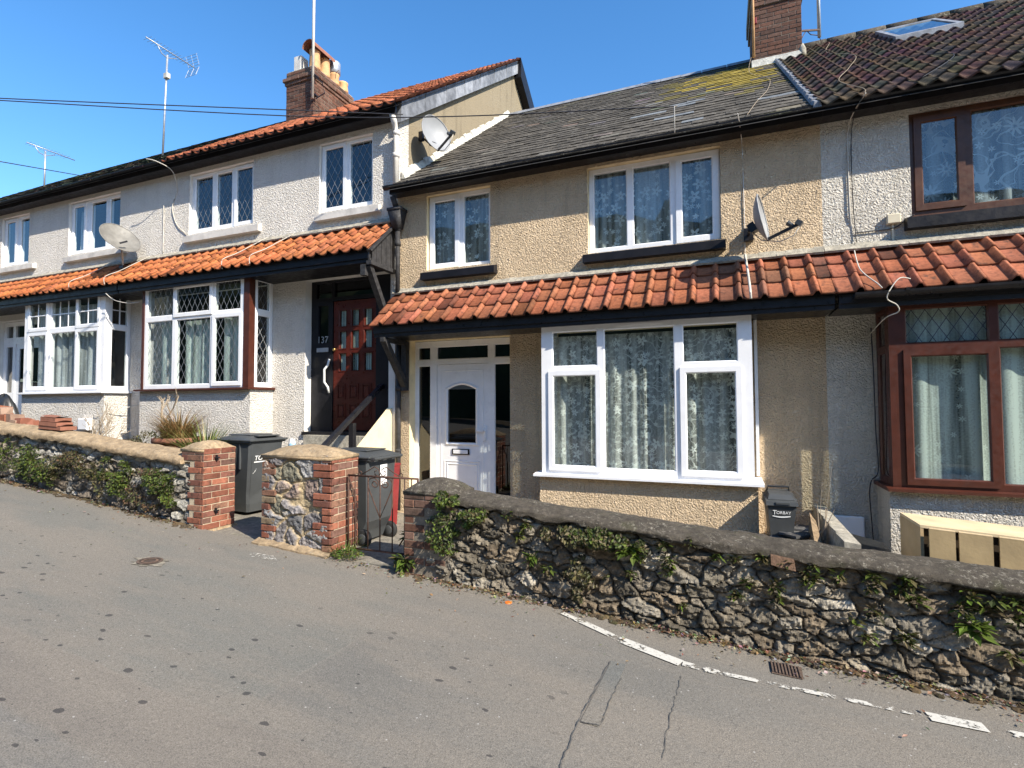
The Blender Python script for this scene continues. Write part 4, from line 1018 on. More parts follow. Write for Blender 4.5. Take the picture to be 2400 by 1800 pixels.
# ------------------------------------------------------------------ rubble masonry
def rubble(name, par, x0, x1, zb, zt, y0, cell=(.17, .105), depth=.06, res=.012, pal=None, joint=(.05, .045, .035), seed=0, jw=.26, back=.3, topcol=None, fine=.014, mat='stone', expo=.55):
    nx = int((x1-x0)/res); xs = np.linspace(x0, x1, nx+1); hm = max(zt(x)-zb(x) for x in (x0, (x0+x1)/2, x1)); nz = max(8, int(hm/res))
    X = np.repeat(xs[:, None], nz+1, 1); t = np.linspace(0, 1, nz+1)[None, :]
    ZB = np.array([zb(x) for x in xs])[:, None]; ZT = np.array([zt(x) for x in xs])[:, None]; Z = ZB+(ZT-ZB)*t
    trend = np.array([(zb(x)+zt(x))/2 for x in xs])[:, None]
    u = X/cell[0]; v = (Z-trend)/cell[1]
    wu = u+1.1*(fbm(u*.8+9, v*.8, 3, seed)-.5); wv = v+.9*(fbm(u*.8+40, v*.8+7, 3, seed+3)-.5)
    r = np.random.default_rng(seed+5); S_ = []
    for i in range(int(x0/cell[0])-2, int(x1/cell[0])+3):
        for j in range(int(-hm/cell[1])-2, int(hm/cell[1])+3):
            if r.random() < .80: S_.append((i+.5*(j % 2)+r.uniform(-.42, .42), j+r.uniform(-.42, .42), r.uniform(0, .45)))
    S_ = np.array(S_); n = len(S_)
    d1 = np.full(X.shape, 9.); d2 = np.full(X.shape, 9.); idx = np.zeros(X.shape, int)
    for k in range(n):
        d = np.hypot(wu-S_[k, 0], wv-S_[k, 1])-S_[k, 2]
        closer = d < d1
        d2 = np.where(closer, d1, np.minimum(d2, d)); idx = np.where(closer, k, idx); d1 = np.where(closer, d, d1)
    face = np.clip((d2-d1)/jw, 0, 1)**expo
    sh = r.uniform(.45, 1., n); ta = r.uniform(-1, 1, n); tb = r.uniform(-1, 1, n)
    du = wu-S_[idx, 0]; dv = wv-S_[idx, 1]
    wu2 = .5*(fbm(u*3.1+2, v*3.1, 3, seed+40)-.5)
    h0 = 0
    facet = np.abs(fbm(u*1.7+idx*3.1, v*1.7, 3, seed+11)-.5)*2
    h = depth*sh[idx]*face*(1-.55*facet)+depth*.5*wu2*face+depth*.42*(ta[idx]*du+tb[idx]*dv)*face+fine*(fbm(X*38, Z*38, 4, seed+8)-.5)*(.3+face)
    P_ = np.array(pal); base = P_[r.integers(0, len(P_), n)]*r.uniform(.7, 1.3, n)[:, None]
    col = base[idx]*(.55+.9*fbm(X*16, Z*22, 4, seed+21))[..., None]
    J = np.array(joint)*(.6+.8*fbm(X*30, Z*30, 3, seed+2))[..., None]
    f3 = np.clip(face*1.5-.25, 0, 1)[..., None]; col = J*(1-f3)+col*f3
    if topcol is not None:
        k = np.clip((t-.80)/.16, 0, 1)*(fbm(X*7, Z*7, 4, seed+31) > .42); col = col*(1-k[..., None]*.8)+np.array(topcol)*k[..., None]*.8
    Y_ = y0+depth-h
    V = np.stack([X, Y_, Z], -1).reshape(-1, 3).tolist(); C = np.concatenate([col, np.ones(col.shape[:2]+(1,))], -1).reshape(-1, 4)
    F = [(i*(nz+1)+j, (i+1)*(nz+1)+j, (i+1)*(nz+1)+j+1, i*(nz+1)+j+1) for i in range(nx) for j in range(nz)]
    b0 = len(V)
    for x in (x0, x1):
        for y in (y0+depth, y0+back): V += [[x, y, zb(x)-.1], [x, y, zt(x)-.005]]
    F += [(b0, b0+1, b0+3, b0+2), (b0+4, b0+6, b0+7, b0+5), (b0+2, b0+3, b0+7, b0+6), (b0+1, b0+5, b0+7, b0+3)]
    C = np.concatenate([C, np.tile([*joint, 1.], (8, 1))])
    off = np.array(ROOTS.get(par.name, (0, 0, 0)))
    me = bpy.data.meshes.new(name); me.from_pydata((np.array(V)-off).tolist(), [], F); me.materials.append(MT[mat])
    ca = me.color_attributes.new('tint', 'FLOAT_COLOR', 'POINT'); ca.data.foreach_set('color', C.ravel())
    o = bpy.data.objects.new(name, me); COL.objects.link(o); o.parent = par; ROOTS[o.name] = tuple(off)
    return o

def coping(par, x0, x1, ze, y0, y1, hgt, mat, seed=0, res=.03, name='coping'):
    m = MB(); nx = int((x1-x0)/res)
    prof = [(0., -.03), (-.01, 0.), (-.012, .30), (.02, .50), (.12, .70), (.27, .86), (.5, 1.), (.75, .92), (.93, .7), (1., .3), (1., -.03)]
    def fn(i, j):
        x = x0+(x1-x0)*i; k = j*(len(prof)-1); a = min(int(k), len(prof)-2); q = k-a
        py = prof[a][0]*(1-q)+prof[a+1][0]*q; pz = prof[a][1]*(1-q)+prof[a+1][1]*q
        nn = float(fbm(x*5+seed, j*4, 4, seed)-.5); n2 = float(fbm(x*1.3, 2., 2, seed+4)-.5)
        lip = (.055*float(fbm(x*9, 3.3, 3, seed+6))-.02) if pz <= 0. else 0
        return (x, y0+(y1-y0)*py+nn*.02, ze(x)+hgt*pz+nn*.034+n2*.02-lip+.016*float(fbm(x*22+seed, j*14, 3, seed+9)-.5))
    m.grid(fn, nx, 20)
    e = [fn(0, j/20) for j in range(21)]; m.face(e[::-1]); e = [fn(1, j/20) for j in range(21)]; m.face(e)
    return m.build(name, mat, par, True)

def dome_cap(par, x0, x1, y0, y1, z0, hgt, mat, seed=0, name='cap', ov=.0):
    m = MB(); N_ = 14
    def fn(i, j):
        a = (i*2-1); b = (j*2-1); k = (1-abs(a)**2.6)**.8*(1-abs(b)**2.6)**.8
        nn = float(fbm(i*6+seed, j*6, 3, seed)-.5)
        return (x0-ov+(x1-x0+2*ov)*i+nn*.008, y0-ov+(y1-y0+2*ov)*j, z0+hgt*k+nn*.03*k)
    m.grid(fn, N_, N_)
    m.box(x0-ov+.002, x1+ov-.002, y0-ov+.002, y1+ov-.002, z0-.035, z0-.002)
    return m.build(name, mat, par, True)

DARKST = [(.20, .175, .14), (.16, .14, .11), (.235, .205, .16), (.18, .145, .105), (.26, .235, .195), (.20, .16, .115), (.34, .31, .26), (.14, .125, .10)]
PALEST = [(.30, .29, .27), (.22, .205, .18), (.38, .37, .34), (.17, .15, .125), (.27, .24, .20), (.20, .17, .14)]
PINKST = [(.22, .21, .22), (.27, .21, .185), (.19, .19, .20), (.29, .235, .205), (.22, .21, .165), (.34, .335, .335), (.24, .225, .23)]

# right-hand garden wall
GWR = thing('garden_wall', 'long dark rubble stone garden wall with weeds in its joints under a grey coping', 'wall', (1., 4.5, -1.85))
zbR = lambda x: road_z(x, 4.35)-.06
zcR = lerp_pts([(-2.35, -.90), (-1.4, -.985), (-.41, -1.06), (.43, -1.12), (1.09, -1.165), (1.75, -1.20), (6.5, -1.58)])
rubble('stonework', GWR, -2.60, 6.5, zbR, lambda x: zcR(x)+.01, 4.33, (.165, .088), .062, .011, DARKST, (.060, .050, .037), 3, .22, .36, None, .030)
coping(GWR, -2.30, 6.5, zcR, 4.315, 4.70, .088, 'coping', 2)
pier = MB(); pier.box(-2.858, -2.35, 4.352, 4.72, -1.75, -.83, 1)
bricks(pier, T_front(4.352), -2.86, -2.33, -1.67, -.825, pal=OLD, rough=.008, skip=lambda u, w: (u > -2.62+.12*math.sin(w*37)) and w < -.98)
bricks(pier, lambda u, d, w: (-2.33-d, u, w), 4.36, 4.72, -.98, -.825, pal=RED)
pr = pier.build('brick_pier', ['brick', 'dmortar'], GWR)
dome_cap(pr, -2.87, -2.30, 4.34, 4.74, -.825, .11, 'coping', 4)
m = MB(); m.hexa([(.30, 4.285, -1.17), (.46, 4.285, -1.20), (.46, 4.36, -1.20), (.30, 4.36, -1.17)], [(.30, 4.30, -1.10), (.45, 4.305, -1.12), (.45, 4.36, -1.12), (.30, 4.36, -1.10)], 0, (1.3, 1.1, .9)); m.build('brick', 'rust', GWR)

# left-hand garden wall
GWL = thing('garden_wall', 'pale limestone garden wall at left under a rounded sandy coping, overgrown with creeper', 'wall', (-8., 4.5, -1.2))
zbL = lambda x: road_z(x, 4.35)-.06
zcL = lerp_pts([(-13.5, -.05), (-9.72, -.37), (-8.6, -.44), (-7.3, -.56), (-6.15, -.665), (-5.9, -.69)])
rubble('stonework', GWL, -13.5, -5.62, zbL, lambda x: zcL(x)+.01, 4.345, (.155, .085), .06, .014, PALEST, (.075, .065, .05), 9, .30, .36, (.52, .50, .45))
coping(GWL, -13.5, -5.90, zcL, 4.31, 4.72, .115, 'coping2', 7)
pier = MB(); pier.box(-5.80, -5.576, 4.356, 4.774, -1.46, -.661, 1); pier.box(-5.94, -5.576, 4.356, 4.774, -.66, -.505, 1)
zz0, zz1 = -1.44, -.50
bricks(pier, T_right(-5.576), 4.35, 4.78, zz0, zz1, pal=RED, prot=.008)
bricks(pier, T_front(4.356), -5.945, -5.57, zz0, zz1, pal=RED, prot=.008, skip=lambda u, w: u < -5.80 and w < -.66)
p1 = pier.build('brick_pier', ['brick', 'mortar'], GWL)
dome_cap(p1, -5.96, -5.57, 4.345, 4.785, -.505, .085, 'coping2', 5)
for z in (-.60, -1.22):
    m = MB(); m.box(-5.572, -5.545, 4.50, 4.515, z-.05, z+.02); m.box(-5.572, -5.53, 4.485, 4.53, z-.02, z-.005); m.build('hinge_pin', 'black', p1)
m = MB(); m.hexa([(-5.96, 4.30, -1.50), (-5.54, 4.30, -1.53), (-5.54, 4.82, -1.53), (-5.96, 4.82, -1.50)], [(-5.94, 4.33, -1.425), (-5.555, 4.33, -1.44), (-5.555, 4.80, -1.44), (-5.94, 4.80, -1.425)]); m.build('footing', 'coping2', p1)

# free-standing gate pier of stone with brick corners
GP = thing('gate_pier', 'square gate pier of grey stone blocks with brick corners and a domed sandy cap', 'pier', (-4.2, 4.55, -1.5))
m = MB(); m.box(-4.672, -3.738, 4.40, 4.772, -1.60, -.535, 1)
bricks(m, T_right(-3.738), 4.35, 4.78, -1.51, -.53, pal=RED, prot=.008)
nB = 13; hB = .98/nB
for r_ in range(nB):
    z0 = -1.51+r_*hB; z1 = z0+hB; lo = (.115 if r_ % 4 < 2 else .20); ro = (.24 if (r_//2) % 2 else .12)
    for (a, b) in ((-4.68, -4.68+lo), (-3.735-ro, -3.735)):
        c = random.choice(RED); k = U(.75, 1.15); c = [q*k for q in c]
        if a < -4.5 and r_ % 3 == 0: c = (.26, .20, .13)
        m.cbox(a+.004, b-.004, 4.345+U(-.003, .003), 4.42, z0+.006, z1-.006, .006, 0, c)
m.build('brickwork', ['brick', 'mortar'], GP)
rubble('stonework', GP, -4.64, -3.78, lambda x: -1.53, lambda x: -.52, 4.342, (.215, .165), .042, .008, PINKST, (.44, .35, .22), 27, .27, .1, None, .022, 'stone', .8)
dome_cap(GP, -4.69, -3.725, 4.335, 4.785, -.535, .10, 'coping2', 8)
m = MB(); ribb = [(-4.72+.11*k, 4.27+U(-.02, .02)) for k in range(10)]
for (a, b) in zip(ribb, ribb[1:]): m.hexa([(a[0], a[1], -1.66), (b[0], b[1], -1.66), (b[0], 4.42, -1.66), (a[0], 4.42, -1.66)], [(a[0], a[1], road_z(*a)+.012), (b[0], b[1], road_z(*b)+.012), (b[0], 4.42, road_z(b[0], 4.4)+.06), (a[0], 4.42, road_z(a[0], 4.4)+.06)])
m.build('footing', 'coping2', GP)

# wrought iron gate
GT = thing('iron_gate', 'rusty wrought iron garden gate with heart scrollwork between stone pier and garden wall', 'gate', (-3.3, 4.57, -1.5))
Yg = 4.57
def bars(name, lst, r=.007, par=GT, mat='iron'):
    m = MB()
    for pts in lst: m.tube([(p[0], Yg if len(p) == 2 else p[2], p[1]) for p in pts], r, 6)
    return m.build(name, mat, par, True)
def spiral(cx, cz_, r0, r1, a0, turns, n=18):
    return [(cx+(r0+(r1-r0)*k/n)*math.cos(a0+turns*2*math.pi*k/n), cz_+(r0+(r1-r0)*k/n)*math.sin(a0+turns*2*math.pi*k/n)) for k in range(n+1)]
bars('gate_frame', [[(-3.70, -.742), (-2.84, -.742)], [(-3.70, -1.50), (-2.84, -1.50)], [(-3.695, -.74), (-3.695, -1.50)], [(-2.845, -.74), (-2.845, -1.50)]], .011)
for x in (-3.61, -3.445, -3.295, -3.145, -3.0, -2.92): bars('upright', [[(x, -.742), (x, -1.50)]], .0065)
H_ = []
for s_ in (-1, 1):
    H_ += [[(-3.295, -1.16), (-3.295+s_*.07, -1.02), (-3.295+s_*.145, -.86), (-3.295+s_*.15, -.80), (-3.295+s_*.125, -.765), (-3.295+s_*.07, -.755), (-3.295+s_*.02, -.79)]+[(-3.295+s_*(.065+(.045-.0018*k)*math.cos(3.4+k*.42)), -.815+(.040-.0016*k)*math.sin(3.4+k*.42)) for k in range(1, 16)]]
bars('heart_scroll', H_, .006)
A_ = []
for s_ in (-1, 1):
    A_ += [[(-3.295+s_*.25, -.735), (-3.295+s_*.15, -.685), (-3.295+s_*.07, -.640), (-3.295+s_*.02, -.665), (-3.295+s_*.005, -.71), (-3.295+s_*.03, -.735), (-3.295+s_*.065, -.72), (-3.295+s_*.07, -.69), (-3.295+s_*.045, -.68)]]
    A_ += [[(-3.295+s_*.25+.02*math.cos(a), -.715+.02*math.sin(a)) for a in [k*.5 for k in range(13)]]]
bars('top_scroll', A_, .0055)
bars('brace', [[(-3.70, -.745), (-3.63, -.90), (-3.60, -1.06), (-3.60, -1.40), (-3.57, -1.47)], [(-2.85, -1.08), (-2.98, -1.30), (-3.06, -1.42)], spiral(-2.90, -1.06, .03, .008, 0, 1.3)], .008)

# ------------------------------------------------------------------ bins
def wheelie(loc, rot, label, mat='bin', text=None, sticker=False):
    t = thing('wheelie_bin', label, 'bin', loc); c, s_ = math.cos(rot), math.sin(rot)
    TT = lambda x, y, z: (loc[0]+x*c-y*s_, loc[1]+x*s_+y*c, loc[2]+z)
    m = MB(); m.T = TT
    def sect(hx, y0, y1, z, b=.03): return [m.P(p) for p in ((-hx+b, y0, z), (hx-b, y0, z), (hx, y0+b, z), (hx, y1-b, z), (hx-b, y1, z), (-hx+b, y1, z), (-hx, y1-b, z), (-hx, y0+b, z))]
    R = [sect(.20, -.20, .20, .05), sect(.215, -.22, .235, .16), sect(.222, -.225, .30, .28), sect(.262, -.315, .325, .94), sect(.268, -.32, .33, .985)]
    for a, b in zip(R, R[1:]):
        for i in range(8): m.idx((a[i], a[(i+1) % 8], b[(i+1) % 8], b[i]))
    m.idx(R[0][::-1]); m.idx(R[-1])
    m.cbox(-.285, .285, -.335, .345, .962, .99, .008)
    body = m.build('body', mat, t)
    m = MB(); m.T = TT   # raised front panel with arched top and bottom
    fy = lambda z: -.225-(z-.28)/(.66)*.09
    def pan(i, j):
        x = (i*2-1)*.235*(.86+.14*j); zb_ = .22+.13*(1-(i*2-1)**2); zt_ = .80+.10*(1-(i*2-1)**2); z = zb_+(zt_-zb_)*j
        return (x*.93, fy(z)-.006, z)
    m.grid(pan, 14, 8); m.build('front_panel', mat, t, True)
    m = MB(); m.T = TT
    for s2 in (-1, 1):
        for y in (-.12, .12): m.box(s2*.262-.012, s2*.262+.012, y-.008, y+.008, .62, .965)
    m.build('side_rib', mat, t)
    m = MB(); m.T = TT
    def lid(i, j):
        a = i*2-1; b = j*2-1; k = (1-abs(a)**6)*(1-abs(b)**6)
        return (a*.295, b*.365+.0, 1.0+.045*k+.018*(1-b*b)*k)
    m.grid(lid, 16, 16)
    m.cbox(-.295, .295, -.365, .365, .985, 1.012, .008); m.cbox(-.17, .17, -.36, -.26, 1.045, 1.062, .006); m.cbox(-.18, .18, -.20, .24, 1.055, 1.072, .008)
    m.build('lid', mat, t, False)
    m = MB(); m.T = TT; m.tube([(-.26, .40, .985), (.26, .40, .985)], .017, 8)
    for x in (-.24, -.08, .08, .24): m.box(x-.012, x+.012, .33, .40, .955, 1.0)
    m.build('handle', mat, t)
    for s2 in (-1, 1):
        wh = MB(); wh.T = lambda x, y, z, s2=s2: TT(s2*.235+z, .245+x, .10+y)
        wh.lathe([(.085, -.028), (.10, -.02), (.10, .02), (.085, .028)], 0, 0, 20); wo = wh.build('wheel', 'rubber', t, True)
        hb = MB(); hb.T = wh.T; hb.lathe([(.05, -.032), (.055, -.029), (.055, .029), (.05, .032)], 0, 0, 14); hb.build('hub', mat, wo, True)
    if text:
        M4 = Matrix(((c, 0, s_, loc[0]), (s_, 0, -c, loc[1]), (0, 1, 0, loc[2]), (0, 0, 0, 1)))
        ang = math.atan(.09/.66)
        for (tx, sz, z, x, sh_) in ((text, .088, .735, -.185, .12),):
            P_ = M4 @ Matrix.Translation((x, z, -fy(z)+.010)) @ Matrix.Rotation(-(-ang), 4, 'X')
            lo = text_mesh(t, tx, sz, P_, 'print', 'lettering', sh_, .001, [((0, -.03), (.34, -.03), (.34, -.016), (0, -.016)), ((.0, -.17), (.03, -.15), (.05, -.10), (.035, -.13), (.0, -.18))])
    if sticker:
        m = MB(); m.T = TT; m.face(((-.06, .336, .68), (.06, .334, .67), (.065, .340, .90), (-.06, .340, .90))); m.build('sticker', 'print', t)
    return t
wheelie((-6.02, 5.42, -1.46), math.radians(85), 'dark grey wheelie bin with white lettering standing between the two brick gateposts', 'bin', 'TORBAY')
wheelie((-3.98, 5.13, -1.585), math.radians(-92), 'grey wheelie bin with a white sticker standing behind the iron gate', 'bin', None, True)
m = MB(); m.cbox(-5.63, -5.58, 5.72, 5.76, -.58, -.46, .008); m.T = None
t = thing('plastic_bag', 'small white and blue plastic bag hanging beside the left wheelie bin lid', 'bag', (-5.6, 5.74, -.6))
m = MB(); m.grid(lambda i, j: (-5.60+.055*math.cos(i*6.283)*(.6+.4*math.sin(j*3.1)), 5.72+.045*math.sin(i*6.283)*(.6+.4*math.sin(j*3.1)), -.66+.19*j+.012*math.sin(i*25)), 14, 6, 0, lambda i, j: (1, 1, 1) if j > 3 else (.35, .6, .85)); m.build('bag_body', 'print', t, True)
m = MB(); m.box(-3.72, -3.52, 5.60, 5.66, -1.56, -.72, 0); t = thing('storage_box', 'red plastic box standing behind the grey wheelie bin by the gate', 'box', (-3.4, 5.7, -1.58))
m = MB(); m.hexa([(-4.10, 5.62, -1.57), (-3.99, 5.62, -1.57), (-3.99, 5.9, -1.57), (-4.10, 5.9, -1.57)], [(-4.1, 5.58, -.80), (-3.965, 5.58, -.80), (-3.965, 5.93, -.80), (-4.1, 5.93, -.80)]); m.build('box_body', 'red', t)
m = MB(); m.cbox(-4.12, -3.96, 5.56, 5.95, -.80, -.765, .008); m.build('box_lid', 'red', t)

# small food caddy on a black box by the bay
CD = thing('food_caddy', 'small black food waste caddy with white lettering at the corner of the white bay', 'bin', (.5, 5.95, -1.34))
TQ = lambda x, y, z: (.505+x*.995-y*.06, 5.93+x*.06+y*.995, -1.335+z)
m = MB(); m.T = TQ; m.hexa([(-.10, -.10, .03), (.10, -.10, .03), (.10, .12, .03), (-.10, .12, .03)], [(-.128, -.135, .34), (.128, -.135, .34), (.128, .15, .34), (-.128, .15, .34)]); m.cbox(-.108, .108, -.11, .125, 0., .03, .006); m.build('body', 'bin', CD)
m = MB(); m.T = TQ; m.hexa([(-.145, -.155, .335), (.145, -.155, .335), (.145, .16, .335), (-.145, .16, .335)], [(-.14, -.145, .375), (.14, -.145, .375), (.14, .16, .42), (-.14, .16, .42)]); m.hexa([(-.12, -.10, .385), (.12, -.10, .385), (.12, .15, .42), (-.12, .15, .42)], [(-.10, -.05, .43), (.10, -.05, .43), (.10, .15, .455), (-.10, .15, .455)])
m.cbox(-.06, .07, -.162, -.150, .345, .372, .004); m.build('lid', 'bin', CD)
m = MB(); m.T = TQ; m.tube([(-.10, .10, .445), (-.095, .08, .49), (.095, .08, .49), (.10, .10, .445)], .011, 6); m.build('handle', 'binblk', CD)
M4 = Matrix(((.995, 0, .06, .505), (.06, 0, -.995, 5.93), (0, 1, 0, -1.335), (0, 0, 0, 1)))
P0_ = M4 @ Matrix.Translation((-.085, .245, .129)) @ Matrix.Rotation(math.atan(.035/.31), 4, 'X')
text_mesh(CD, 'T', .062, P0_, 'print', 'lettering', .05)
wave = [[(.0+.16*k/10, -.018-.012*math.sin(k/10*3.14)), (.0+.16*(k+1)/10, -.018-.012*math.sin((k+1)/10*3.14)), (.0+.16*(k+1)/10, -.010-.006*math.sin((k+1)/10*3.6)), (.0+.16*k/10, -.010-.006*math.sin(k/10*3.6))] for k in range(10)]
text_mesh(CD, 'ORBAY', .040, P0_ @ Matrix.Translation((.034, .006, 0)), 'print', 'lettering', 0., .001, [[(x-.034, y-.006) for x, y in p] for p in wave])
bx = thing('recycling_box', 'black recycling box under the food waste caddy', 'box', (.5, 5.9, -1.44))
m = MB(); m.hexa([(.32, 5.72, -1.44), (.70, 5.72, -1.44), (.70, 6.0, -1.44), (.32, 6.0, -1.44)], [(.31, 5.70, -1.34), (.72, 5.70, -1.34), (.72, 6.02, -1.34), (.31, 6.02, -1.34)]); m.build('box_body', 'binblk', bx)
m = MB(); m.cbox(.385, .63, 5.80, 6.04, -1.341, -1.336, .002); m.build('box_lid', 'binblk', bx)

# ------------------------------------------------------------------ right garden bits
GD = thing('garden_kerb', 'low pale concrete dividing wall sloping between the two right-hand gardens', 'wall', (.95, 5.6, -1.4))
m = MB()
for k in range(5):
    ya, yb_ = 4.98+k*.30, 4.98+(k+1)*.30-.006; z = -1.10
    m.hexa([(.885, ya, -1.7), (1.0, ya, -1.7), (.985, yb_, -1.7), (.872, yb_, -1.7)], [(.885, ya, z-.004*(4-k)), (1.0, ya, z-.004*(4-k)-.015), (.985, yb_, z-.004*(3-k)), (.872, yb_, z-.004*(3-k))])
m.build('kerb', 'conc', GD)
t = thing('rubble_stone', 'jagged lump of brown stone beside the food waste caddy', 'stone', (.76, 5.4, -1.4))
m = MB(); m.hexa([(.69, 5.25, -1.5), (.83, 5.2, -1.5), (.83, 5.7, -1.5), (.72, 5.8, -1.5)], [(.72, 5.27, -1.26), (.79, 5.25, -1.32), (.78, 5.65, -1.10), (.735, 5.7, -1.03)]); m.build('stone_body', 'stone', t, label=None); 
bpy.data.objects['stone_body'].data.color_attributes['tint'].data.foreach_set('color', [v for l in range(len(bpy.data.objects['stone_body'].data.loops)) for v in (.26, .19, .12, 1.)])
t = thing('rubble_heap', 'grey slates and loose rubble lying on the ground beside the concrete dividing wall', 'rubble', (.82, 6.0, -1.44))
m = MB()
for k in range(16):
    x, y, z = U(.60, .84), U(5.5, 6.4), -1.42+U(0, .08)+.12*max(0, 1-abs(x-.83)*4); a = U(0, 3); l, w_ = U(.06, .16), U(.04, .09)
    c_, s_ = math.cos(a), math.sin(a); q = [(x+c_*l*p-s_*w_*r_, y+s_*l*p+c_*w_*r_) for p, r_ in ((-1, -1), (1, -1), (1, 1), (-1, 1))]; kk = U(.06, .14)
    m.hexa([(px, py, z) for px, py in q], [(px, py, z+U(.015, .03)) for px, py in q], 0, (kk, kk, kk*1.02))
m.build('slate_pieces', 'slate', t)
t = thing('crate', 'black plastic crate lying on the ground by the brown bay window', 'crate', (1.22, 5.75, -1.5))
m = MB(); m.panel(1.05, 1.42, -1.6, -1.2, [], 0, .0); m = MB(); m.hexa([(1.06, 5.55, -1.6), (1.36, 5.55, -1.6), (1.36, 5.95, -1.6), (1.06, 5.95, -1.6)], [(1.04, 5.52, -1.32), (1.38, 5.52, -1.36), (1.38, 5.98, -1.32), (1.04, 5.98, -1.24)]); m.build('crate_body', 'binblk', t)
t = thing('meter_cover', 'white flat panel leaning on the wall below the cables by the brown bay', 'panel', (1.25, 6.4, -1.3))
m = MB(); m.cbox(1.06, 1.33, 6.44, 6.47, -1.50, -1.18, .01); m.build('panel_face', 'upvc', t)
CB = thing('wooden_cabinet', 'pale wooden cabinet lying in the right-hand garden under the brown bay window', 'cabinet', (2.3, 5.4, -1.5))
sl_ = -.072
def cbz(x): return -.965+sl_*(x-1.43)
def slbox(m, x0, x1, y0, y1, d0, d1, c=(1, 1, 1)):
    m.hexa([(x0, y0, cbz(x0)+d0), (x1, y0, cbz(x1)+d0), (x1, y1, cbz(x1)+d0), (x0, y1, cbz(x0)+d0)], [(x0, y0, cbz(x0)+d1), (x1, y0, cbz(x1)+d1), (x1, y1, cbz(x1)+d1), (x0, y1, cbz(x0)+d1)], 0, c)
m = MB(); slbox(m, 1.425, 3.4, 5.10, 5.62, -.022, 0.); m.build('top_panel', 'wood', CB)
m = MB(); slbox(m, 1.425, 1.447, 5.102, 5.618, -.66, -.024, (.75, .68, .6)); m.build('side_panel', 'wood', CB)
m = MB(); slbox(m, 1.448, 3.4, 5.60, 5.618, -.66, -.024, (.5, .45, .4)); slbox(m, 1.448, 3.4, 5.13, 5.14, -.66, -.026, (.06, .05, .04)); m.build('back_and_gap_shade', 'wood', CB)  # second sheet, near black, paints the shade seen through the door gaps
for (a, b) in ((1.468, 1.632), (1.655, 1.86), (1.90, 2.28), (2.31, 2.7), (2.73, 3.1)):
    yo = U(-.03, .012); m = MB(); slbox(m, a, b, 5.075+yo, 5.09+yo, -.66, -.016, (.60, .56, .48)); slbox(m, a, b, 5.074+yo, 5.091+yo, -.015, -.008, (1.25, 1.2, 1.15)); m.build('door_panel', 'wood', CB)  # front tinted down as shade; pale strip paints the highlight on the edge banding

# ------------------------------------------------------------------ things in the left gardens
def stack_tiles():
    t = thing('tile_stack', 'small stack of red clay tiles on the coping of the left garden wall', 'tiles', (-8.65, 4.52, -.32))
    for (x, z, l, y, h) in ((-8.64, -.312, .50, 4.50, .05), (-8.66, -.262, .40, 4.49, .055), (-8.68, -.207, .34, 4.50, .06)):
        m = MB()
        m.grid(lambda i, j: (x-l/2+l*i, y-.10+.20*j, z+h+.02*math.sin(j*3.14)-.02*(i-.5)), 6, 6); m.hexa([(x-l/2, y-.1, z), (x+l/2, y-.1, z-.02), (x+l/2, y+.1, z-.02), (x-l/2, y+.1, z)], [(x-l/2, y-.1, z+h), (x+l/2, y-.1, z+h-.02), (x+l/2, y+.1, z+h-.02), (x-l/2, y+.1, z+h)])
        m.build('roof_tile', 'terra', t)
stack_tiles()
t = thing('rubble_heap', 'heap of broken red and cream rubble behind the far left end of the garden wall', 'rubble', (-10.5, 4.9, -.3))
for k in range(12):
    m = MB(); x, y, z = U(-11.2, -10.05), U(4.72, 5.0), 0; x_t = (-x-10.05)/1.15; z = -.30+U(0, .22)*x_t+.10*x_t; s_ = U(.06, .12)
    q = [[(x+sx*s_*U(.7, 1.2), y+sy*s_*U(.6, 1.1), z+sz*s_*U(.7, 1.1)) for sx, sy in ((-1, -1), (1, -1), (1, 1), (-1, 1))] for sz in (-1, 1)]
    m.hexa(q[0], q[1], 0, random.choice([(1, .9, .9), (1.1, 1., .9), (1.1, 1.7, 2.0), (1.2, 1.9, 2.2)])); m.build('rubble_piece', 'terra', t)
t = thing('bin_bag', 'black bin bag slumped against the far left bay window', 'bag', (-12.5, 5.5, -.3))
m = MB(); m.grid(lambda i, j: (-12.75+(.42*math.sin(j*1.57)*math.cos(i*6.283))*(1+.15*math.sin(i*31)), 5.75+.25*math.sin(j*1.57)*math.sin(i*6.283), .22-.9*(1-math.cos(j*1.57))+.03*math.sin(i*19+j*7)), 24, 10); m.build('bag_body', 'binblk', t, True)
t = thing('meter_box', 'white meter box fixed low on the far left bay beside the tile stack', 'meter box', (-10.75, 6.0, -.35))
m = MB(); m.cbox(-10.86, -10.58, 5.965, 6.049, -.44, -.22, .01); m.build('box_body', 'upvc', t)
m = MB(); m.cbox(-10.84, -10.60, 5.955, 5.965, -.42, -.24, .004); m.build('box_door', 'upvc', t)
PT = thing('plant_pot', 'terracotta pot of brown ornamental grass behind the left garden wall', 'plant pot', (-7.17, 5.2, -.80))
m = MB(); m.lathe([(.20, -.86), (.27, -.56), (.275, -.52), (.315, -.52), (.325, -.50), (.325, -.455), (.30, -.445), (.27, -.47), (.0, -.47)], -7.17, 5.2, 24); m.build('pot', 'terra', PT, True)
m = MB(); m.lathe([(.27, -.60), (.285, -.595), (.285, -.57), (.275, -.565)], -7.17, 5.2, 24); m.build('pot_band', 'terra', PT, True)
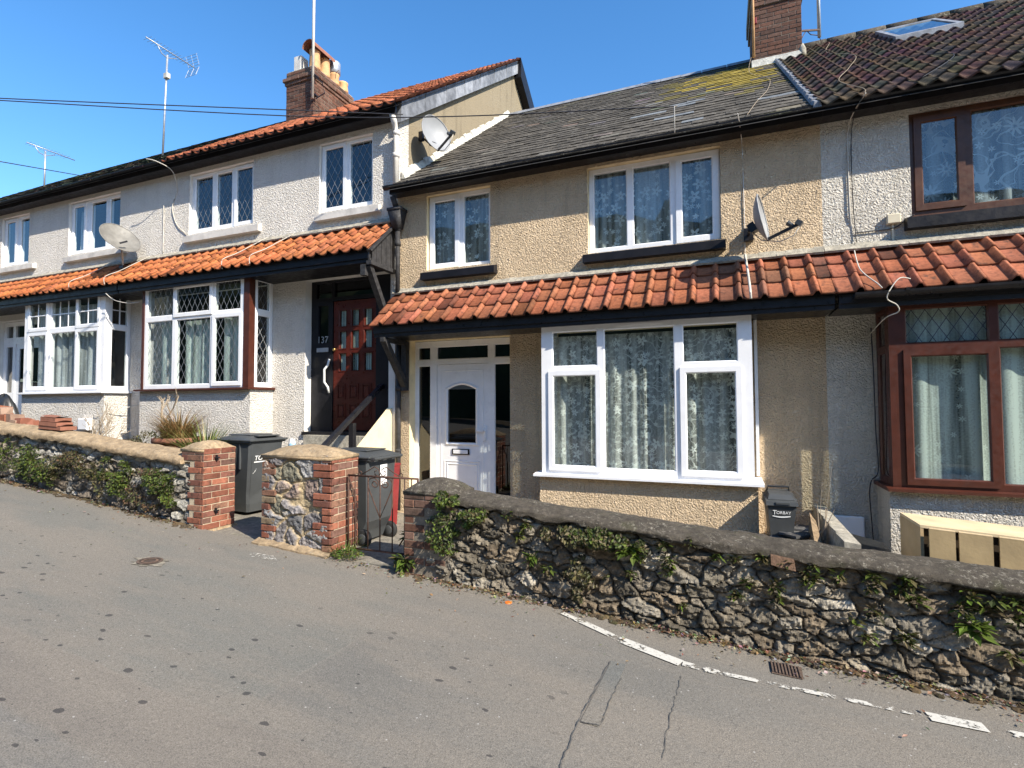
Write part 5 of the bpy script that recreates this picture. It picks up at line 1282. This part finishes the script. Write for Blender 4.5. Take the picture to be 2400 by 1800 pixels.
def blades(m, cx, cy, z0, n, L, spread, wd, cols, up_=.6, curl=1., r0=.08):
    for k in range(n):
        a = U(0, 6.283); l = L*U(.55, 1.1); tilt = U(.05, spread); c = random.choice(cols); kk = U(.7, 1.3); c = [q*kk for q in c]
        rr = r0*math.sqrt(U(0, 1)); bx_, by_ = cx+rr*math.cos(a), cy+rr*math.sin(a); pts = []
        for s2 in range(5):
            q = s2/4; ang = tilt*(1+curl*q*1.2); pts.append(None)
        x, y, z = bx_, by_, z0; ang = tilt; prev = None; w_ = wd*U(.7, 1.2)
        px, py = -math.sin(a), math.cos(a)
        for s2 in range(6):
            ww = w_*(1-s2/5.5)
            cur_ = ((x-px*ww/2, y-py*ww/2, z), (x+px*ww/2, y+py*ww/2, z))
            if prev: m.face((prev[0], prev[1], cur_[1], cur_[0]), 0, c)
            prev = cur_; st = l/5; x += math.sin(ang)*math.cos(a)*st; y += math.sin(ang)*math.sin(a)*st; z += math.cos(ang)*st; ang += curl*.32*U(.6, 1.3)
m = MB(); blades(m, -7.17, 5.2, -.47, 620, .60, .8, .011, [(.26, .15, .06), (.34, .20, .08), (.22, .11, .05), (.40, .28, .12), (.20, .16, .06)], curl=.9, r0=.20); blades(m, -7.17, 5.2, -.47, 130, .36, 1.0, .016, [(.24, .24, .09), (.40, .33, .16)], curl=.9, r0=.2); m.build('grass_blades', 'leaf', PT)
SPK = thing('spiky_plant', 'green and yellow spiky leaved plant beside the terracotta pot', 'plant', (-6.52, 5.12, -.8))
m = MB(); blades(m, -6.52, 5.12, -.80, 340, .68, .8, .022, [(.12, .17, .035), (.20, .24, .07), (.10, .13, .03), (.42, .36, .15), (.16, .20, .05)], curl=.55, r0=.14); m.build('blades', 'leaf', SPK)
def twig(m, p, d, l, r, dep):
    q = p+d*l; m.tube([p, p+d*l*.5+Vector((U(-.01, .01), U(-.01, .01), 0)), q], [r, r*.85, r*.7], 5, cap=False)
    if dep == 0: return
    for k in range(2+(dep > 1)):
        nd = (d+Vector((U(-.8, .8), U(-.8, .8), U(-.1, .6)))).normalized(); twig(m, p+d*l*U(.5, 1.), nd, l*U(.45, .75), r*.62, dep-1)
SHB = thing('bare_shrub', 'leafless pale shrub standing behind the potted grass', 'shrub', (-7.95, 5.5, -.80))
m = MB(); twig(m, Vector((-7.95, 5.5, -.82)), Vector((0, 0, 1)), .55, .028, 0); twig(m, Vector((-7.95, 5.5, -.27)), Vector((-.03, 0, 1)).normalized(), .26, .018, 3); twig(m, Vector((-7.94, 5.5, -.30)), Vector((.62, .05, .78)).normalized(), .36, .014, 2); m.build('branches', 'bark', SHB)
SH2 = thing('bare_shrub', 'low tangled bare shrub against the far left bay base', 'shrub', (-9.9, 5.6, -.6))
m = MB()
for k in range(7): twig(m, Vector((-9.75+U(-.15, .3), 5.6+U(-.1, .1), -.75)), Vector((U(-.8, .5), U(-.3, .3), U(.3, .9))).normalized(), U(.28, .45), .009, 3)
m.build('branches', 'bark', SH2)
LV = thing('low_shrub', 'feathery grey green shrub at the left corner of the leaded bay', 'shrub', (-8.4, 5.6, -.75))

# ------------------------------------------------------------------ leaves and weeds
def leafq(m, p, n, s_, c, asp=.55):
    n = Vector(n).normalized(); a = n.cross(Vector((U(-1, 1), U(-1, 1), U(-1, 1)))).normalized(); b = n.cross(a); p = Vector(p)
    t0 = p-a*s_*.5; t1 = p+a*s_*.5; l = p+b*s_*asp*.5+n*s_*.08; r_ = p-b*s_*asp*.5+n*s_*.08
    m.face((t0, l, t1), 0, c); m.face((t0, t1, r_), 0, c)
def clump(m, cx, cz_, rx, rz, n, y0, thick, size, cols, seed):
    k = 0; tries = 0
    while k < n and tries < n*8:
        tries += 1
        a, b = RNG.uniform(-1, 1, 2)
        if a*a+b*b > 1: continue
        x, z = cx+a*rx, cz_+b*rz-.06*a*rx
        dn = float(fbm(x*7, z*9, 3, seed))
        if dn < .40+.22*(a*a+b*b): continue
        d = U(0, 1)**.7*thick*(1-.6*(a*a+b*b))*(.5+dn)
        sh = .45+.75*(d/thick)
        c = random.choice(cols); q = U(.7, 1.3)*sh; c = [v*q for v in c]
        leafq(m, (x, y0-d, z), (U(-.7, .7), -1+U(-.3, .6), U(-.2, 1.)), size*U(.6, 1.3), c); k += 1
GRN = [(.075, .105, .018), (.10, .14, .025), (.055, .08, .018), (.13, .17, .03), (.045, .06, .02), (.09, .075, .03)]
BRT = [(.11, .17, .025), (.14, .20, .035), (.09, .14, .025), (.15, .20, .045)]
OLV = [(.09, .085, .03), (.12, .10, .04), (.07, .08, .025), (.14, .11, .06), (.06, .055, .03)]
RBR = [(.12, .065, .04), (.10, .08, .035), (.15, .09, .05), (.08, .09, .03), (.06, .05, .03)]
m = MB(); clump(m, -8.45, -.58, .34, .20, 420, 5.7, .25, .04, OLV+[(.20, .19, .12)], 61); blades(m, -8.35, 5.55, -.8, 60, .45, .6, .006, [(.16, .16, .09), (.25, .2, .13)], curl=.4, r0=.25); m.build('foliage', 'leaf', LV)
def creeper(label, lst):
    x, z = lst[0][0], lst[0][1]
    t = thing('wall_creeper', label, 'creeper', (x, 4.3, z))
    m = MB()
    for q, (cx, cz_, rx, rz, n, cols) in enumerate(lst): clump(m, cx, cz_, rx, rz, n, 4.36, .15, .036, cols, 71+q+int(abs(x)*10))
    m.build('foliage', 'leaf', t)
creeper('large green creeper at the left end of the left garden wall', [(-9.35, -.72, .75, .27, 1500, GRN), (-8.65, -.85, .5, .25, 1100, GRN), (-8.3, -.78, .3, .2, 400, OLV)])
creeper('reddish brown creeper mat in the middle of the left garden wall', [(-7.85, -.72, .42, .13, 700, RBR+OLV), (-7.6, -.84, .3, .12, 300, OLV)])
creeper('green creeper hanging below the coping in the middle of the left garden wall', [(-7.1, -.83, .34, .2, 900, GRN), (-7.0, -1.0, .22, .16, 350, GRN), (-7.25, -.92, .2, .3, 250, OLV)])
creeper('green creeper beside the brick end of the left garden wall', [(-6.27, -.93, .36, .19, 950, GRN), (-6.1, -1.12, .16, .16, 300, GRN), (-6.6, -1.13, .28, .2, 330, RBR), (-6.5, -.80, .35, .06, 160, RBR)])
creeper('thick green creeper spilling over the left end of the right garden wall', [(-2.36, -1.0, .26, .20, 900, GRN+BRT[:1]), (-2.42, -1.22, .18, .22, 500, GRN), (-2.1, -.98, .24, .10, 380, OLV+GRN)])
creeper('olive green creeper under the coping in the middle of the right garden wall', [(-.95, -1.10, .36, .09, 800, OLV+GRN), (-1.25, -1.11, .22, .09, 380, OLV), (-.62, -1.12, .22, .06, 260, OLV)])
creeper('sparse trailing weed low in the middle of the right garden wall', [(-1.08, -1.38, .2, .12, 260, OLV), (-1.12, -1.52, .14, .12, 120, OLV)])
def weed(x, z, s_, cols, label, group, n=34, y=4.315):
    t = thing('wall_weed', label, 'weed', (x, y+.02, z), group)
    m = MB()
    for k in range(n):
        a = U(0, 6.283); el = U(-.5, 1.1); d = Vector((math.cos(a)*math.cos(el), -abs(math.sin(a))*math.cos(el)*.8-.15, math.sin(el)*.9)).normalized(); l = s_*U(.4, 1.)
        p = Vector((x+U(-.3, .3)*s_, y+.02, z+U(-.3, .3)*s_)); e = p+d*l+Vector((0, 0, -.25*l*l/s_)); c = random.choice(cols); kk = U(.6, 1.25); c = [v*kk for v in c]
        sd = d.cross(Vector((U(-.3, .3), U(-.3, .3), 1))).normalized()*l*U(.10, .2); mid = p+(e-p)*.6+Vector((0, 0, .06*l))
        m.face((p, mid+sd, e), 0, c); m.face((p, e, mid-sd), 0, c)
    m.build('leaves', 'leaf', t)
W1 = [(-2.05, -1.0), (-1.77, -.98), (-1.6, -1.05), (-1.67, -1.15), (-.63, -1.24), (-.71, -1.36), (-.42, -1.31), (-.46, -1.11), (-.26, -1.07), (-.07, -1.16), (.06, -1.17), (.25, -1.14), (-.32, -1.56), (.06, -1.44), (-1.42, -1.4), (-.42, -1.22)]
W2 = [(.15, -1.32), (.33, -1.33), (.52, -1.28), (.07, -1.43), (.35, -1.42), (.40, -1.16), (.58, -1.16), (.72, -1.22), (.94, -1.2), (.92, -1.28), (1.09, -1.27), (1.14, -1.2), (1.18, -1.32), (.94, -1.44), (.81, -1.52), (.89, -1.61), (1.12, -1.58), (1.47, -1.25), (1.61, -1.28), (1.71, -1.28), (1.56, -1.32), (1.7, -1.38), (1.43, -1.34), (1.67, -1.61), (.53, -1.2), (.57, -1.25)]
for (x, z) in W1: weed(x, z, U(.06, .095), GRN+OLV+BRT[:1], 'small green weed tuft rooted in the joints of the right garden wall', 'weed tufts in the right garden wall', int(U(24, 46)))
for (x, z) in W2: weed(x, z, U(.055, .10), GRN+OLV+BRT[:1], 'small green weed tuft rooted in the joints of the right garden wall', 'weed tufts in the right garden wall', int(U(22, 44)))
weed(-1.56, -1.33, .10, BRT, 'bright green rosette weed low on the right garden wall, left of its middle', None, 40)
weed(-.72, -1.17, .15, BRT, 'largest bright green weed under the coping of the right garden wall', None, 70)
weed(1.48, -1.45, .14, BRT, 'bright yellow green weed hanging low near the right edge of the right garden wall', None, 60)
def ground_weed(x, y, z, s_, label, n=60, cols=GRN+BRT):
    t = thing('ground_weed', label, 'weed', (x, y, z)); m = MB()
    for k in range(n*4): a = U(0, 6.283); r_ = s_*math.sqrt(U(0, 1)); leafq(m, (x+r_*math.cos(a), y+r_*.7*math.sin(a), z+.01+U(0, 1)*s_*.7*(1-r_/s_)), (U(-.5, .5), U(-.8, .2), 1), .028*U(.6, 1.4), [v*U(.6, 1.3) for v in random.choice(cols)])
    blades(m, x, y, z, n, s_*1.1, 1., .010, cols, curl=.6, r0=s_*.7); m.build('foliage', 'leaf', t)
ground_weed(-3.60, 4.42, -1.535, .20, 'leafy weed patch at the foot of the gate pier beside the gate', 90)
ground_weed(-2.93, 4.50, -1.58, .15, 'weeds growing at the foot of the iron gate by the dark wall end', 60, GRN)
weed(-2.90, -1.35, .16, GRN, 'dark weed climbing the gateway side of the right garden wall', None, 70, 4.58)
weed(-2.88, -1.50, .15, GRN+BRT, 'weed tuft at the street corner of the right garden wall end', None, 50, 4.34)
t = thing('dry_stems', 'tall dry stems standing beside the concrete dividing wall', 'plant', (.84, 5.7, -1.44))
m = MB()
for k in range(5): x = .84+U(-.05, .05); m.tube([(x, 5.6, -1.44), (x+U(-.03, .05), 5.6, -1.2), (x+U(-.06, .14), 5.6+U(-.1, .1), -1.05+U(-.1, .14))], [.008, .006, .003], 5)
for p in (((.87, 5.9, -1.3), (.93, 5.9, -.85), (.97, 5.9, -.55)), ((.85, 5.9, -1.3), (.86, 5.9, -.95), (.88, 5.9, -.75))): m.tube(p, [.0025, .002, .001], 4)
m.build('stems', 'bark', t)

# litter of leaves and grit along the wall foot
m = MB()
def litter(x0, x1, n, dens, wid):
    k = 0
    while k < n:
        x = U(x0, x1)
        if float(fbm(x*2.2, 1.7, 3, 88)) < dens: continue
        y = 4.345-abs(random.gauss(0, wid)); c = random.choice([(.22, .13, .06), (.30, .20, .10), (.14, .09, .05), (.35, .28, .18), (.10, .075, .05), (.10, .11, .04), (.42, .38, .3)])
        leafq(m, (x, y, road_z(x, y)+U(.006, .03)*(1 if y > 4.2 else .5)), (U(-.6, .6), U(-.6, .6), 1), U(.012, .040), [v*U(.6, 1.2) for v in c], U(.3, .7)); k += 1
litter(-2.85, 6.4, 2600, .36, .075); litter(-13., -5.6, 1500, .38, .07); litter(-2.8, 6.0, 260, .3, .35); litter(-13., -3.7, 200, .3, .4); litter(-3.7, -2.8, 120, .2, .1)
lit = m.build('leaf_litter', 'leaf', None); lit['kind'] = 'stuff'; lit['label'] = 'dry leaves and grit gathered along the foot of the garden walls'
m = MB()
for k in range(900):
    x = U(-2.8, 6.4) if k % 2 else U(-13, -5.7)
    y = 4.36-abs(random.gauss(0, .05)); z = road_z(x, y); s_ = U(.01, .05)
    m.lathe([(s_, z-.02), (s_*.8, z+.008), (0.001, z+.02)], x, y, 6, 0, random.choice([(1, 1, 1), (.7, .7, .7), (1.5, 1.4, 1.2)]))
so2 = m.build('soil_edge', 'soil', None); so2['kind'] = 'stuff'

# ------------------------------------------------------------------ road furniture
t = thing('stopcock_cover', 'small round iron stopcock cover set in a pale concrete patch in the road', 'cover', (-4.95, 3.35, -1.4))
zr = lambda x, y: road_z(x, y)+(.012*math.sin(x*1.3+y))*.4
m = MB(); pts = [(-4.945+(.165+.05*math.sin(k*2.7)+.03*math.sin(k*5.1))*math.cos(k*.3142), 3.335+(.125+.02*math.sin(k*3.3))*math.sin(k*.3142)) for k in range(20)]; m.face([(x, y, zr(x, y)+.006) for x, y in pts], 0, (.62, .60, .58)); m.build('concrete_patch', 'conc', t)
def disc(m, cx, cy, r0, r1, dz, n=28, c=(1, 1, 1)):
    for k in range(n):
        a, b = 2*math.pi*k/n, 2*math.pi*(k+1)/n; q = [(cx+r*math.cos(x), cy+r*math.sin(x)) for r, x in ((r0, a), (r1, a), (r1, b), (r0, b))]
        m.face([(x, y, zr(x, y)+dz) for x, y in (q if r0 > 0 else q[1:])], 0, c)
m = MB(); disc(m, -4.945, 3.335, .085, .105, .014); disc(m, -4.945, 3.335, .05, .068, .014, c=(1.5, 1.4, 1.3)); disc(m, -4.945, 3.335, .0, .085, .010, c=(.6, .6, .6)); m.build('iron_lid', 'rust', t)
t = thing('drain_cover', 'small rectangular rusty cover with ribs in the road at right', 'cover', (.37, 4.1, -1.87))
m = MB(); q = [(.27, 4.19), (.47, 4.21), (.46, 4.02), (.27, 4.01)]; m.face([(x, y, zr(x, y)+.006) for x, y in q][::-1])
for k in range(9):
    a = .275+k*.021; m.hexa([(a, 4.025+.0, zr(a, 4.02)+.006), (a+.010, 4.025, zr(a, 4.02)+.006), (a+.010, 4.195, zr(a, 4.19)+.006), (a, 4.195, zr(a, 4.19)+.006)], [(a, 4.025, zr(a, 4.02)+.014), (a+.010, 4.025, zr(a, 4.02)+.014), (a+.010, 4.195, zr(a, 4.19)+.014), (a, 4.195, zr(a, 4.19)+.014)])
m.build('lid_plate', 'rust', t)
m = MB(); m.T = lambda x, y, z: (-1.72+x, 4.19+y, road_z(-1.72, 4.19)+z); m.lathe([(.028, .002), (.030, .006), (.027, .012), (.0, .012)], 0, 0, 18)
tag(m.build('bottle_cap', 'orange', None), 'orange plastic cap lying on the road by the stone wall', 'cap')
m = MB(); m.face([(x, y, zr(x, y)+.006) for x, y in [(-4.55, 4.02), (-4.35, 3.93), (-4.05, 3.97), (-4.2, 4.06)][::1]])
m.face([(x, y, zr(x, y)+.006) for x, y in [(-4.95, 3.88), (-4.8, 3.85), (-4.72, 3.9), (-4.85, 3.93)]])
for f_ in range(2): m.c[f_] = (.56, 0, 0)
structure(m.build('paint_spill', 'paint', None))

# ------------------------------------------------------------------ satellite dishes
def dish(base, label, centre, n, size, asp, mat, arm=True, wall=None, armlen=.38, pole=None):
    t = thing('satellite_dish', label, 'satellite dish', base)
    n = Vector(n).normalized(); sd = Vector((0, 0, 1)).cross(n).normalized(); upv = n.cross(sd); c = Vector(centre)
    L2 = lambda a, b, d: tuple(c+sd*a+upv*b+n*d)
    m = MB(); R_ = size/2
    def fn(i, j):
        r_ = R_*i; a = j*2*math.pi; return L2(r_*asp*math.cos(a), r_*math.sin(a), .16*size*(i*i)-.16*size)
    m.grid(fn, 10, 36); m.grid(lambda i, j: tuple(Vector(fn(i, j))-n*.008), 10, 36)
    m.tube([L2(R_*asp*math.cos(a), R_*math.sin(a), 0) for a in [k*2*math.pi/36 for k in range(37)]], .007, 6, cap=False)
    m.build('reflector', mat, t, True)
    if arm:
        m = MB(); a0 = L2(0, -R_*.98, -.01); a1 = L2(0, -R_*1.0+.05*0, armlen); m.bar(a0, L2(0, -R_*.75, armlen), .022, .03); m.build('feed_arm', 'black', t)
        m = MB(); m.tube([L2(0, -R_*.75, armlen-.05), L2(0, -R_*.55, armlen-.09)], [.02, .028], 10); m.bar(L2(0, -R_*.80, armlen+.03), L2(0, -R_*.62, armlen-.01), .06, .05); m.build('feed_horn', 'bin', t)
        m = MB(); m.tube([L2(0, -R_*.8, armlen+.02), L2(0, -R_*1.15, armlen*.8), L2(.02, -R_*1.2, armlen*.35), L2(.03, -R_*.9, -.06), L2(.03, -R_*.5, -.12)], .006, 5); m.build('cable', 'cable', t, True)
    if wall:
        m = MB(); b = L2(0, -R_*.25, -.16*size-.0); bk = L2(0, -R_*.35, -.16*size-.07); m.bar(b, bk, .09, .10); m.tube([bk, tuple((Vector(bk)+Vector(wall))/2+Vector((0, 0, .01))), wall], .017, 8)
        w_ = Vector(wall); m.box(w_.x-.05, w_.x+.05, w_.y-.05, w_.y+.012, w_.z-.07, w_.z+.07); m.build('bracket', 'black', t)
    if pole:
        m = MB(); m.tube(pole, .016, 8); m.build('pole', 'cable', t, True)
        m = MB(); m.bar(L2(-.06, -R_*.55, .02), L2(.05, -R_*.42, .06), .03, .03); m.box(pole[0][0]-.05, pole[0][0]+.05, pole[0][1]-.04, pole[0][1]+.04, pole[0][2]-.02, pole[0][2]+.03); m.build('bracket', 'black', t)
    return t
dish((-4.38, 7.08, 4.2), 'pale grey satellite dish on the bare gable above the slate roof', (-4.03, 6.98, 4.18), (.93, -.40, .18), .58, .92, 'dish', wall=(-4.375, 7.10, 4.24), armlen=.36)
dish((.31, 6.45, 1.9), 'grey satellite dish seen edge on, fixed to the cream wall beside the upstairs window', (.425, 6.10, 1.96), (.955, -.22, .16), .50, .9, 'dish', wall=(.30, 6.485, 1.90), armlen=.30)
dish((-10.12, 6.2, 2.55), 'old rust stained satellite dish on a short pole above the left porch roof', (-10.02, 6.10, 3.03), (.77, -.13, .62), .72, .86, 'dishold', arm=False, pole=[(-10.12, 6.22, 2.52), (-10.12, 6.20, 2.78), (-10.09, 6.14, 2.90)])

# ------------------------------------------------------------------ aerials, poles and wires
def aerial(label, base, top, y0, y1, zb_, hw, refl=True):
    t = thing('tv_aerial', label, 'aerial', base)
    m = MB(); m.tube([base, top], .024, 8); m.build('mast', 'steel', t, True)
    x = top[0]
    m = MB(); m.tube([(x, y0, zb_), (x, y1, zb_)], .014, 6); m.tube([(x, top[1]-.25, zb_-.02), (x, top[1]-.15, zb_-.16), (x, top[1], zb_-.19), (x, top[1]+.25, zb_-.06)], .012, 6); m.build('boom', 'steel', t, True)
    k = 0; y = y0+.05
    m = MB()
    while y < y1-.15: m.tube([(x-hw*.5, y, zb_), (x+hw*.5, y, zb_)], .005, 4); y += .085
    m.build('elements', 'steel', t)
    if refl:
        m = MB()
        for s2 in (-1, 1):
            for k in range(5): zz = zb_+s2*(.04+.06*k); yy = y1-.02-.02*k; m.tube([(x-.22, yy, zz), (x+.22, yy, zz)], .006, 4)
            for q in (-.2, 0, .2): m.tube([(x+q, y1-.02, zb_+s2*.03), (x+q, y1-.11, zb_+s2*.29)], .005, 4)
        m.build('reflector', 'steel', t)
    return t
a_ = aerial('tall television aerial with a long boom standing on the dark roof at left', (-13.2, 9.0, 6.3), (-13.1, 9.0, 9.0), 8.45, 9.75, 9.12, .30)
m = MB(); m.cbox(-13.17, -13.03, 8.95, 9.05, 8.38, 8.52, .01); m.build('amplifier_box', 'cable', a_)
aerial('small distant television aerial at the far left of the roofline', (-18.25, 9.0, 6.3), (-18.25, 9.0, 7.45), 8.55, 9.75, 7.5, .34, False)
t = thing('aerial_mast', 'slim pale aerial mast strapped to the brick chimney of the white house', 'mast', (-7.79, 8.3, 6.36))
m = MB(); m.tube([(-7.80, 8.42, 6.36), (-7.73, 8.36, 9.2)], .028, 8); m.build('mast', 'cable', t, True)
m = MB(); m.bar((-7.80, 8.42, 6.45), (-7.80, 8.52, 6.45), .10, .02); m.bar((-7.785, 8.41, 6.85), (-7.785, 8.52, 6.85), .10, .02); m.tube([(-7.78, 8.40, 6.83), (-7.62, 8.50, 6.70), (-7.60, 8.55, 6.50), (-7.78, 8.48, 6.38)], .012, 5); m.build('bracket', 'black', t)
t = thing('aerial_mast', 'weathered pale pole on the left corner of the right chimney', 'mast', (.61, 9.88, 6.1))
m = MB(); m.tube([(.605, 9.90, 6.02), (.605, 9.90, 8.2)], .022, 8); m.build('mast', 'pot', t, True)
m = MB(); m.cbox(.625, .665, 9.90, 9.94, 6.62, 6.73, .006); m.build('red_box', 'red', t)
t = thing('aerial_mast', 'grey steel pole held off the right side of the right chimney by a bracket', 'mast', (1.66, 10.2, 6.3))
m = MB(); m.tube([(1.66, 10.25, 6.33), (1.66, 10.25, 8.2)], .028, 8); m.build('mast', 'steel', t, True)
m = MB(); m.bar((1.36, 10.1, 6.42), (1.66, 10.22, 6.44), .02, .03); m.tube([(1.66, 10.25, 6.36), (1.52, 10.2, 6.38), (1.45, 10.15, 6.44), (1.38, 10.1, 6.30)], .008, 5); m.tube([(1.66, 10.25, 6.33), (1.72, 10.3, 6.2), (1.80, 10.2, 6.12)], .006, 5); m.build('bracket', 'iron', t)

def cable(label, pts, r=.006, mat='cable', sub=6, name='cable', cat='cable'):
    P_ = [Vector(p) for p in pts]; out = []
    for i in range(len(P_)-1):   # catmull-rom
        p0, p1_, p2, p3 = P_[max(i-1, 0)], P_[i], P_[i+1], P_[min(i+2, len(P_)-1)]
        for k in range(sub):
            s_ = k/sub; out.append(.5*((2*p1_)+(p2-p0)*s_+(2*p0-5*p1_+4*p2-p3)*s_*s_+(3*p1_-p0-3*p2+p3)*s_**3))
    out.append(P_[-1])
    m = MB(); m.tube(out, r, 6); return tag(m.build(name, mat, None, True), label, cat)
Ra = lambda px, py, Yd: None
cable('upper of the two overhead telephone wires crossing the sky at left', [(-11.3, 3.0, 4.33), (-9.2, 4.0, 4.255), (-6.2, 5.2, 3.99), (-5.06, 5.9, 4.2), (-4.02, 6.05, 3.96)][0:1]+[(-9.2, 4.0, 4.255), (-5.57, 5.5, 4.10), (-4.02, 6.05, 3.99)], .007, 'cablek', name='telephone_wire', cat='wire')
cable('lower of the two overhead telephone wires crossing the sky at left', [(-11.3, 3.0, 4.30), (-9.2, 4.0, 4.225), (-5.57, 5.5, 4.015), (-3.23, 6.0, 3.77), (-.42, 6.12, 3.36)], .007, 'cablek', name='telephone_wire', cat='wire')
cable('single lower telephone wire at the far left edge of the sky', [(-11.2, 4.0, 4.08), (-9.16, 4.0, 3.36), (-10.75, 5.9, 4.19)][1:], .007, 'cablek', name='telephone_wire', cat='wire')
t = thing('wire_bracket', 'thin white metal wire bracket rising from the gutter of the cream house', 'bracket', (-.45, 6.12, 3.05))
m = MB(); m.tube([(-.45, 6.06, 3.03), (-.45, 6.06, 3.33), (-.42, 6.12, 3.36)], .006, 6); m.build('rod', 'cable', t, True)
cable('pair of grey cables running down the ivory wall by the party line', [(1.38, 6.12, 3.10), (1.30, 6.47, 2.97), (1.285, 6.485, 2.5), (1.29, 6.485, 2.0), (1.31, 6.485, 1.68), (1.27, 6.10, 1.36), (1.30, 5.98, 1.24), (1.37, 5.88, 1.13), (1.38, 5.76, 1.06)], 0.0062, 'cable')
cable('black cable beside the grey ones on the ivory wall', [(1.36, 6.12, 3.08), (1.33, 6.47, 2.96), (1.315, 6.485, 2.5), (1.325, 6.485, 2.0), (1.34, 6.487, 1.70)], 0.0043, 'cablek')
cable('pale looped cable hooking over the black gutter of the right porch', [(1.62, 5.84, 1.14), (1.52, 5.78, 1.14), (1.43, 5.74, 1.02), (1.42, 5.76, .95), (1.50, 5.8, .90), (1.52, 5.84, .84), (1.44, 5.95, .80), (1.42, 6.46, .70)], 0.0050, 'cable')
cable('dark cable running down the wall beside the brown bay window', [(1.44, 6.46, .78), (1.455, 6.48, .3), (1.46, 6.48, -.3), (1.47, 6.48, -.7), (1.40, 6.44, -.80), (1.385, 6.46, -.95), (1.40, 6.46, -1.3), (1.41, 6.46, -1.55)], 0.0056, 'cablek')
cable('grey cable on the cream wall below the eaves, right of the upstairs window', [(.20, 6.08, 3.12), (.25, 6.47, 2.98), (.26, 6.49, 2.3), (.262, 6.49, 1.68)], 0.0050, 'stonesill')
cable('white pipe lying down the red tiles below the edge on satellite dish', [(.262, 6.46, 1.68), (.262, 6.40, 1.62), (.27, 6.1, 1.37), (.275, 5.86, 1.16), (.28, 5.84, 1.06)], .013, 'cable')
cable('pale wavy cable lying on the slates below the right chimney', [(.56, 9.88, 6.02), (.50, 9.3, 5.42), (.70, 8.4, 4.75), (.62, 7.6, 4.15), (.45, 7.0, 3.70), (.30, 6.2, 3.15)], .0035, 'bark')
cable('pale kinked cable lying on the brown tiles right of the chimney', [(1.80, 10.2, 6.15), (1.62, 9.4, 5.53), (1.78, 8.4, 4.82), (1.55, 7.6, 4.22), (1.30, 6.9, 3.70), (1.42, 6.4, 3.30), (1.37, 6.10, 3.10)], .0035, 'bark')
cable('dark cable lying on the brown tiles towards the skylight', [(1.70, 8.3, 4.74), (2.0, 7.6, 4.22), (2.4, 7.0, 3.80), (1.9, 6.3, 3.24)], .0035, 'cablek')
cable('white cable drooping from the eaves of the white house', [(-9.30, 6.05, 4.32), (-9.10, 6.10, 4.26), (-8.98, 6.3, 4.15), (-9.10, 6.485, 3.9), (-9.22, 6.485, 3.6), (-9.10, 6.485, 3.27), (-8.84, 6.485, 3.06)], 0.0074, 'cable')
cable('straight white conduit on the white wall between two upstairs windows', [(-9.45, 6.485, 3.67), (-9.45, 6.485, 2.77)], 0.0068, 'cable')
def tcab(label, x0, x1):
    f_ = lambda k: (x0+(x1-x0)*k, 6.46-.62*k, 2.755-.535*k)
    cable(label, [f_(0), f_(.3), f_(.65), (f_(.95)[0], f_(.95)[1], f_(.95)[2]+.02), (x1, 5.88, 2.12)], .0065)
tcab('white cable crossing the orange porch tiles left of the black porch end', -6.3, -6.62); tcab('white cable crossing the orange porch tiles, left of its twin', -6.9, -7.2)
tcab('white cable crossing the orange porch tiles beside the old satellite dish, right one', -9.75, -10.05); tcab('white cable crossing the orange porch tiles beside the old satellite dish, left one', -10.75, -11.05)
cable('grey cable looping below the porch gutter at the white plastic bay', [(-10.05, 5.90, 1.98), (-9.9, 5.95, 1.86), (-9.65, 6.03, 1.80), (-9.35, 6.04, 1.80)], 0.0062, 'stonesill')
cable('thin grey pipe on the base of the far left bay', [(-10.55, 6.03, -.5), (-10.55, 6.03, -.17), (-10.40, 6.03, -.17), (-10.2, 6.2, -.10), (-10.05, 6.40, 0.), (-9.95, 6.47, .02)], 0.0062, 'stonesill')
cable('dark cable from the cream junction box to the brown window', [(1.33, 6.487, 1.80), (1.5, 6.487, 1.80), (1.68, 6.487, 1.81), (1.78, 6.487, 1.88), (1.85, 6.48, 1.92)], .006, 'cablek')
t = thing('junction_box', 'small cream junction box on the ivory wall below the brown upstairs window', 'box', (1.67, 6.48, 1.9))
m = MB(); m.cbox(1.61, 1.73, 6.455, 6.499, 1.85, 1.95, .008); m.build('box_body', 'beige', t)
m = MB(); m.box(1.655, 1.675, 6.485, 6.499, 1.62, 1.849); m.build('conduit', 'beige', t)

# ------------------------------------------------------------------ handrail by the mahogany door
HR = thing('handrail', 'black painted timber handrail on the steps to the mahogany front door', 'handrail', (-4.75, 5.9, -1.))
m = MB(); m.bar((-4.75, 5.30, -.59), (-4.75, 6.62, .29), .07, .055); m.build('rail', 'black', HR)
m = MB(); m.box(-4.775, -4.705, 5.90, 5.97, -1.3, -.25); m.build('post', 'black', HR)
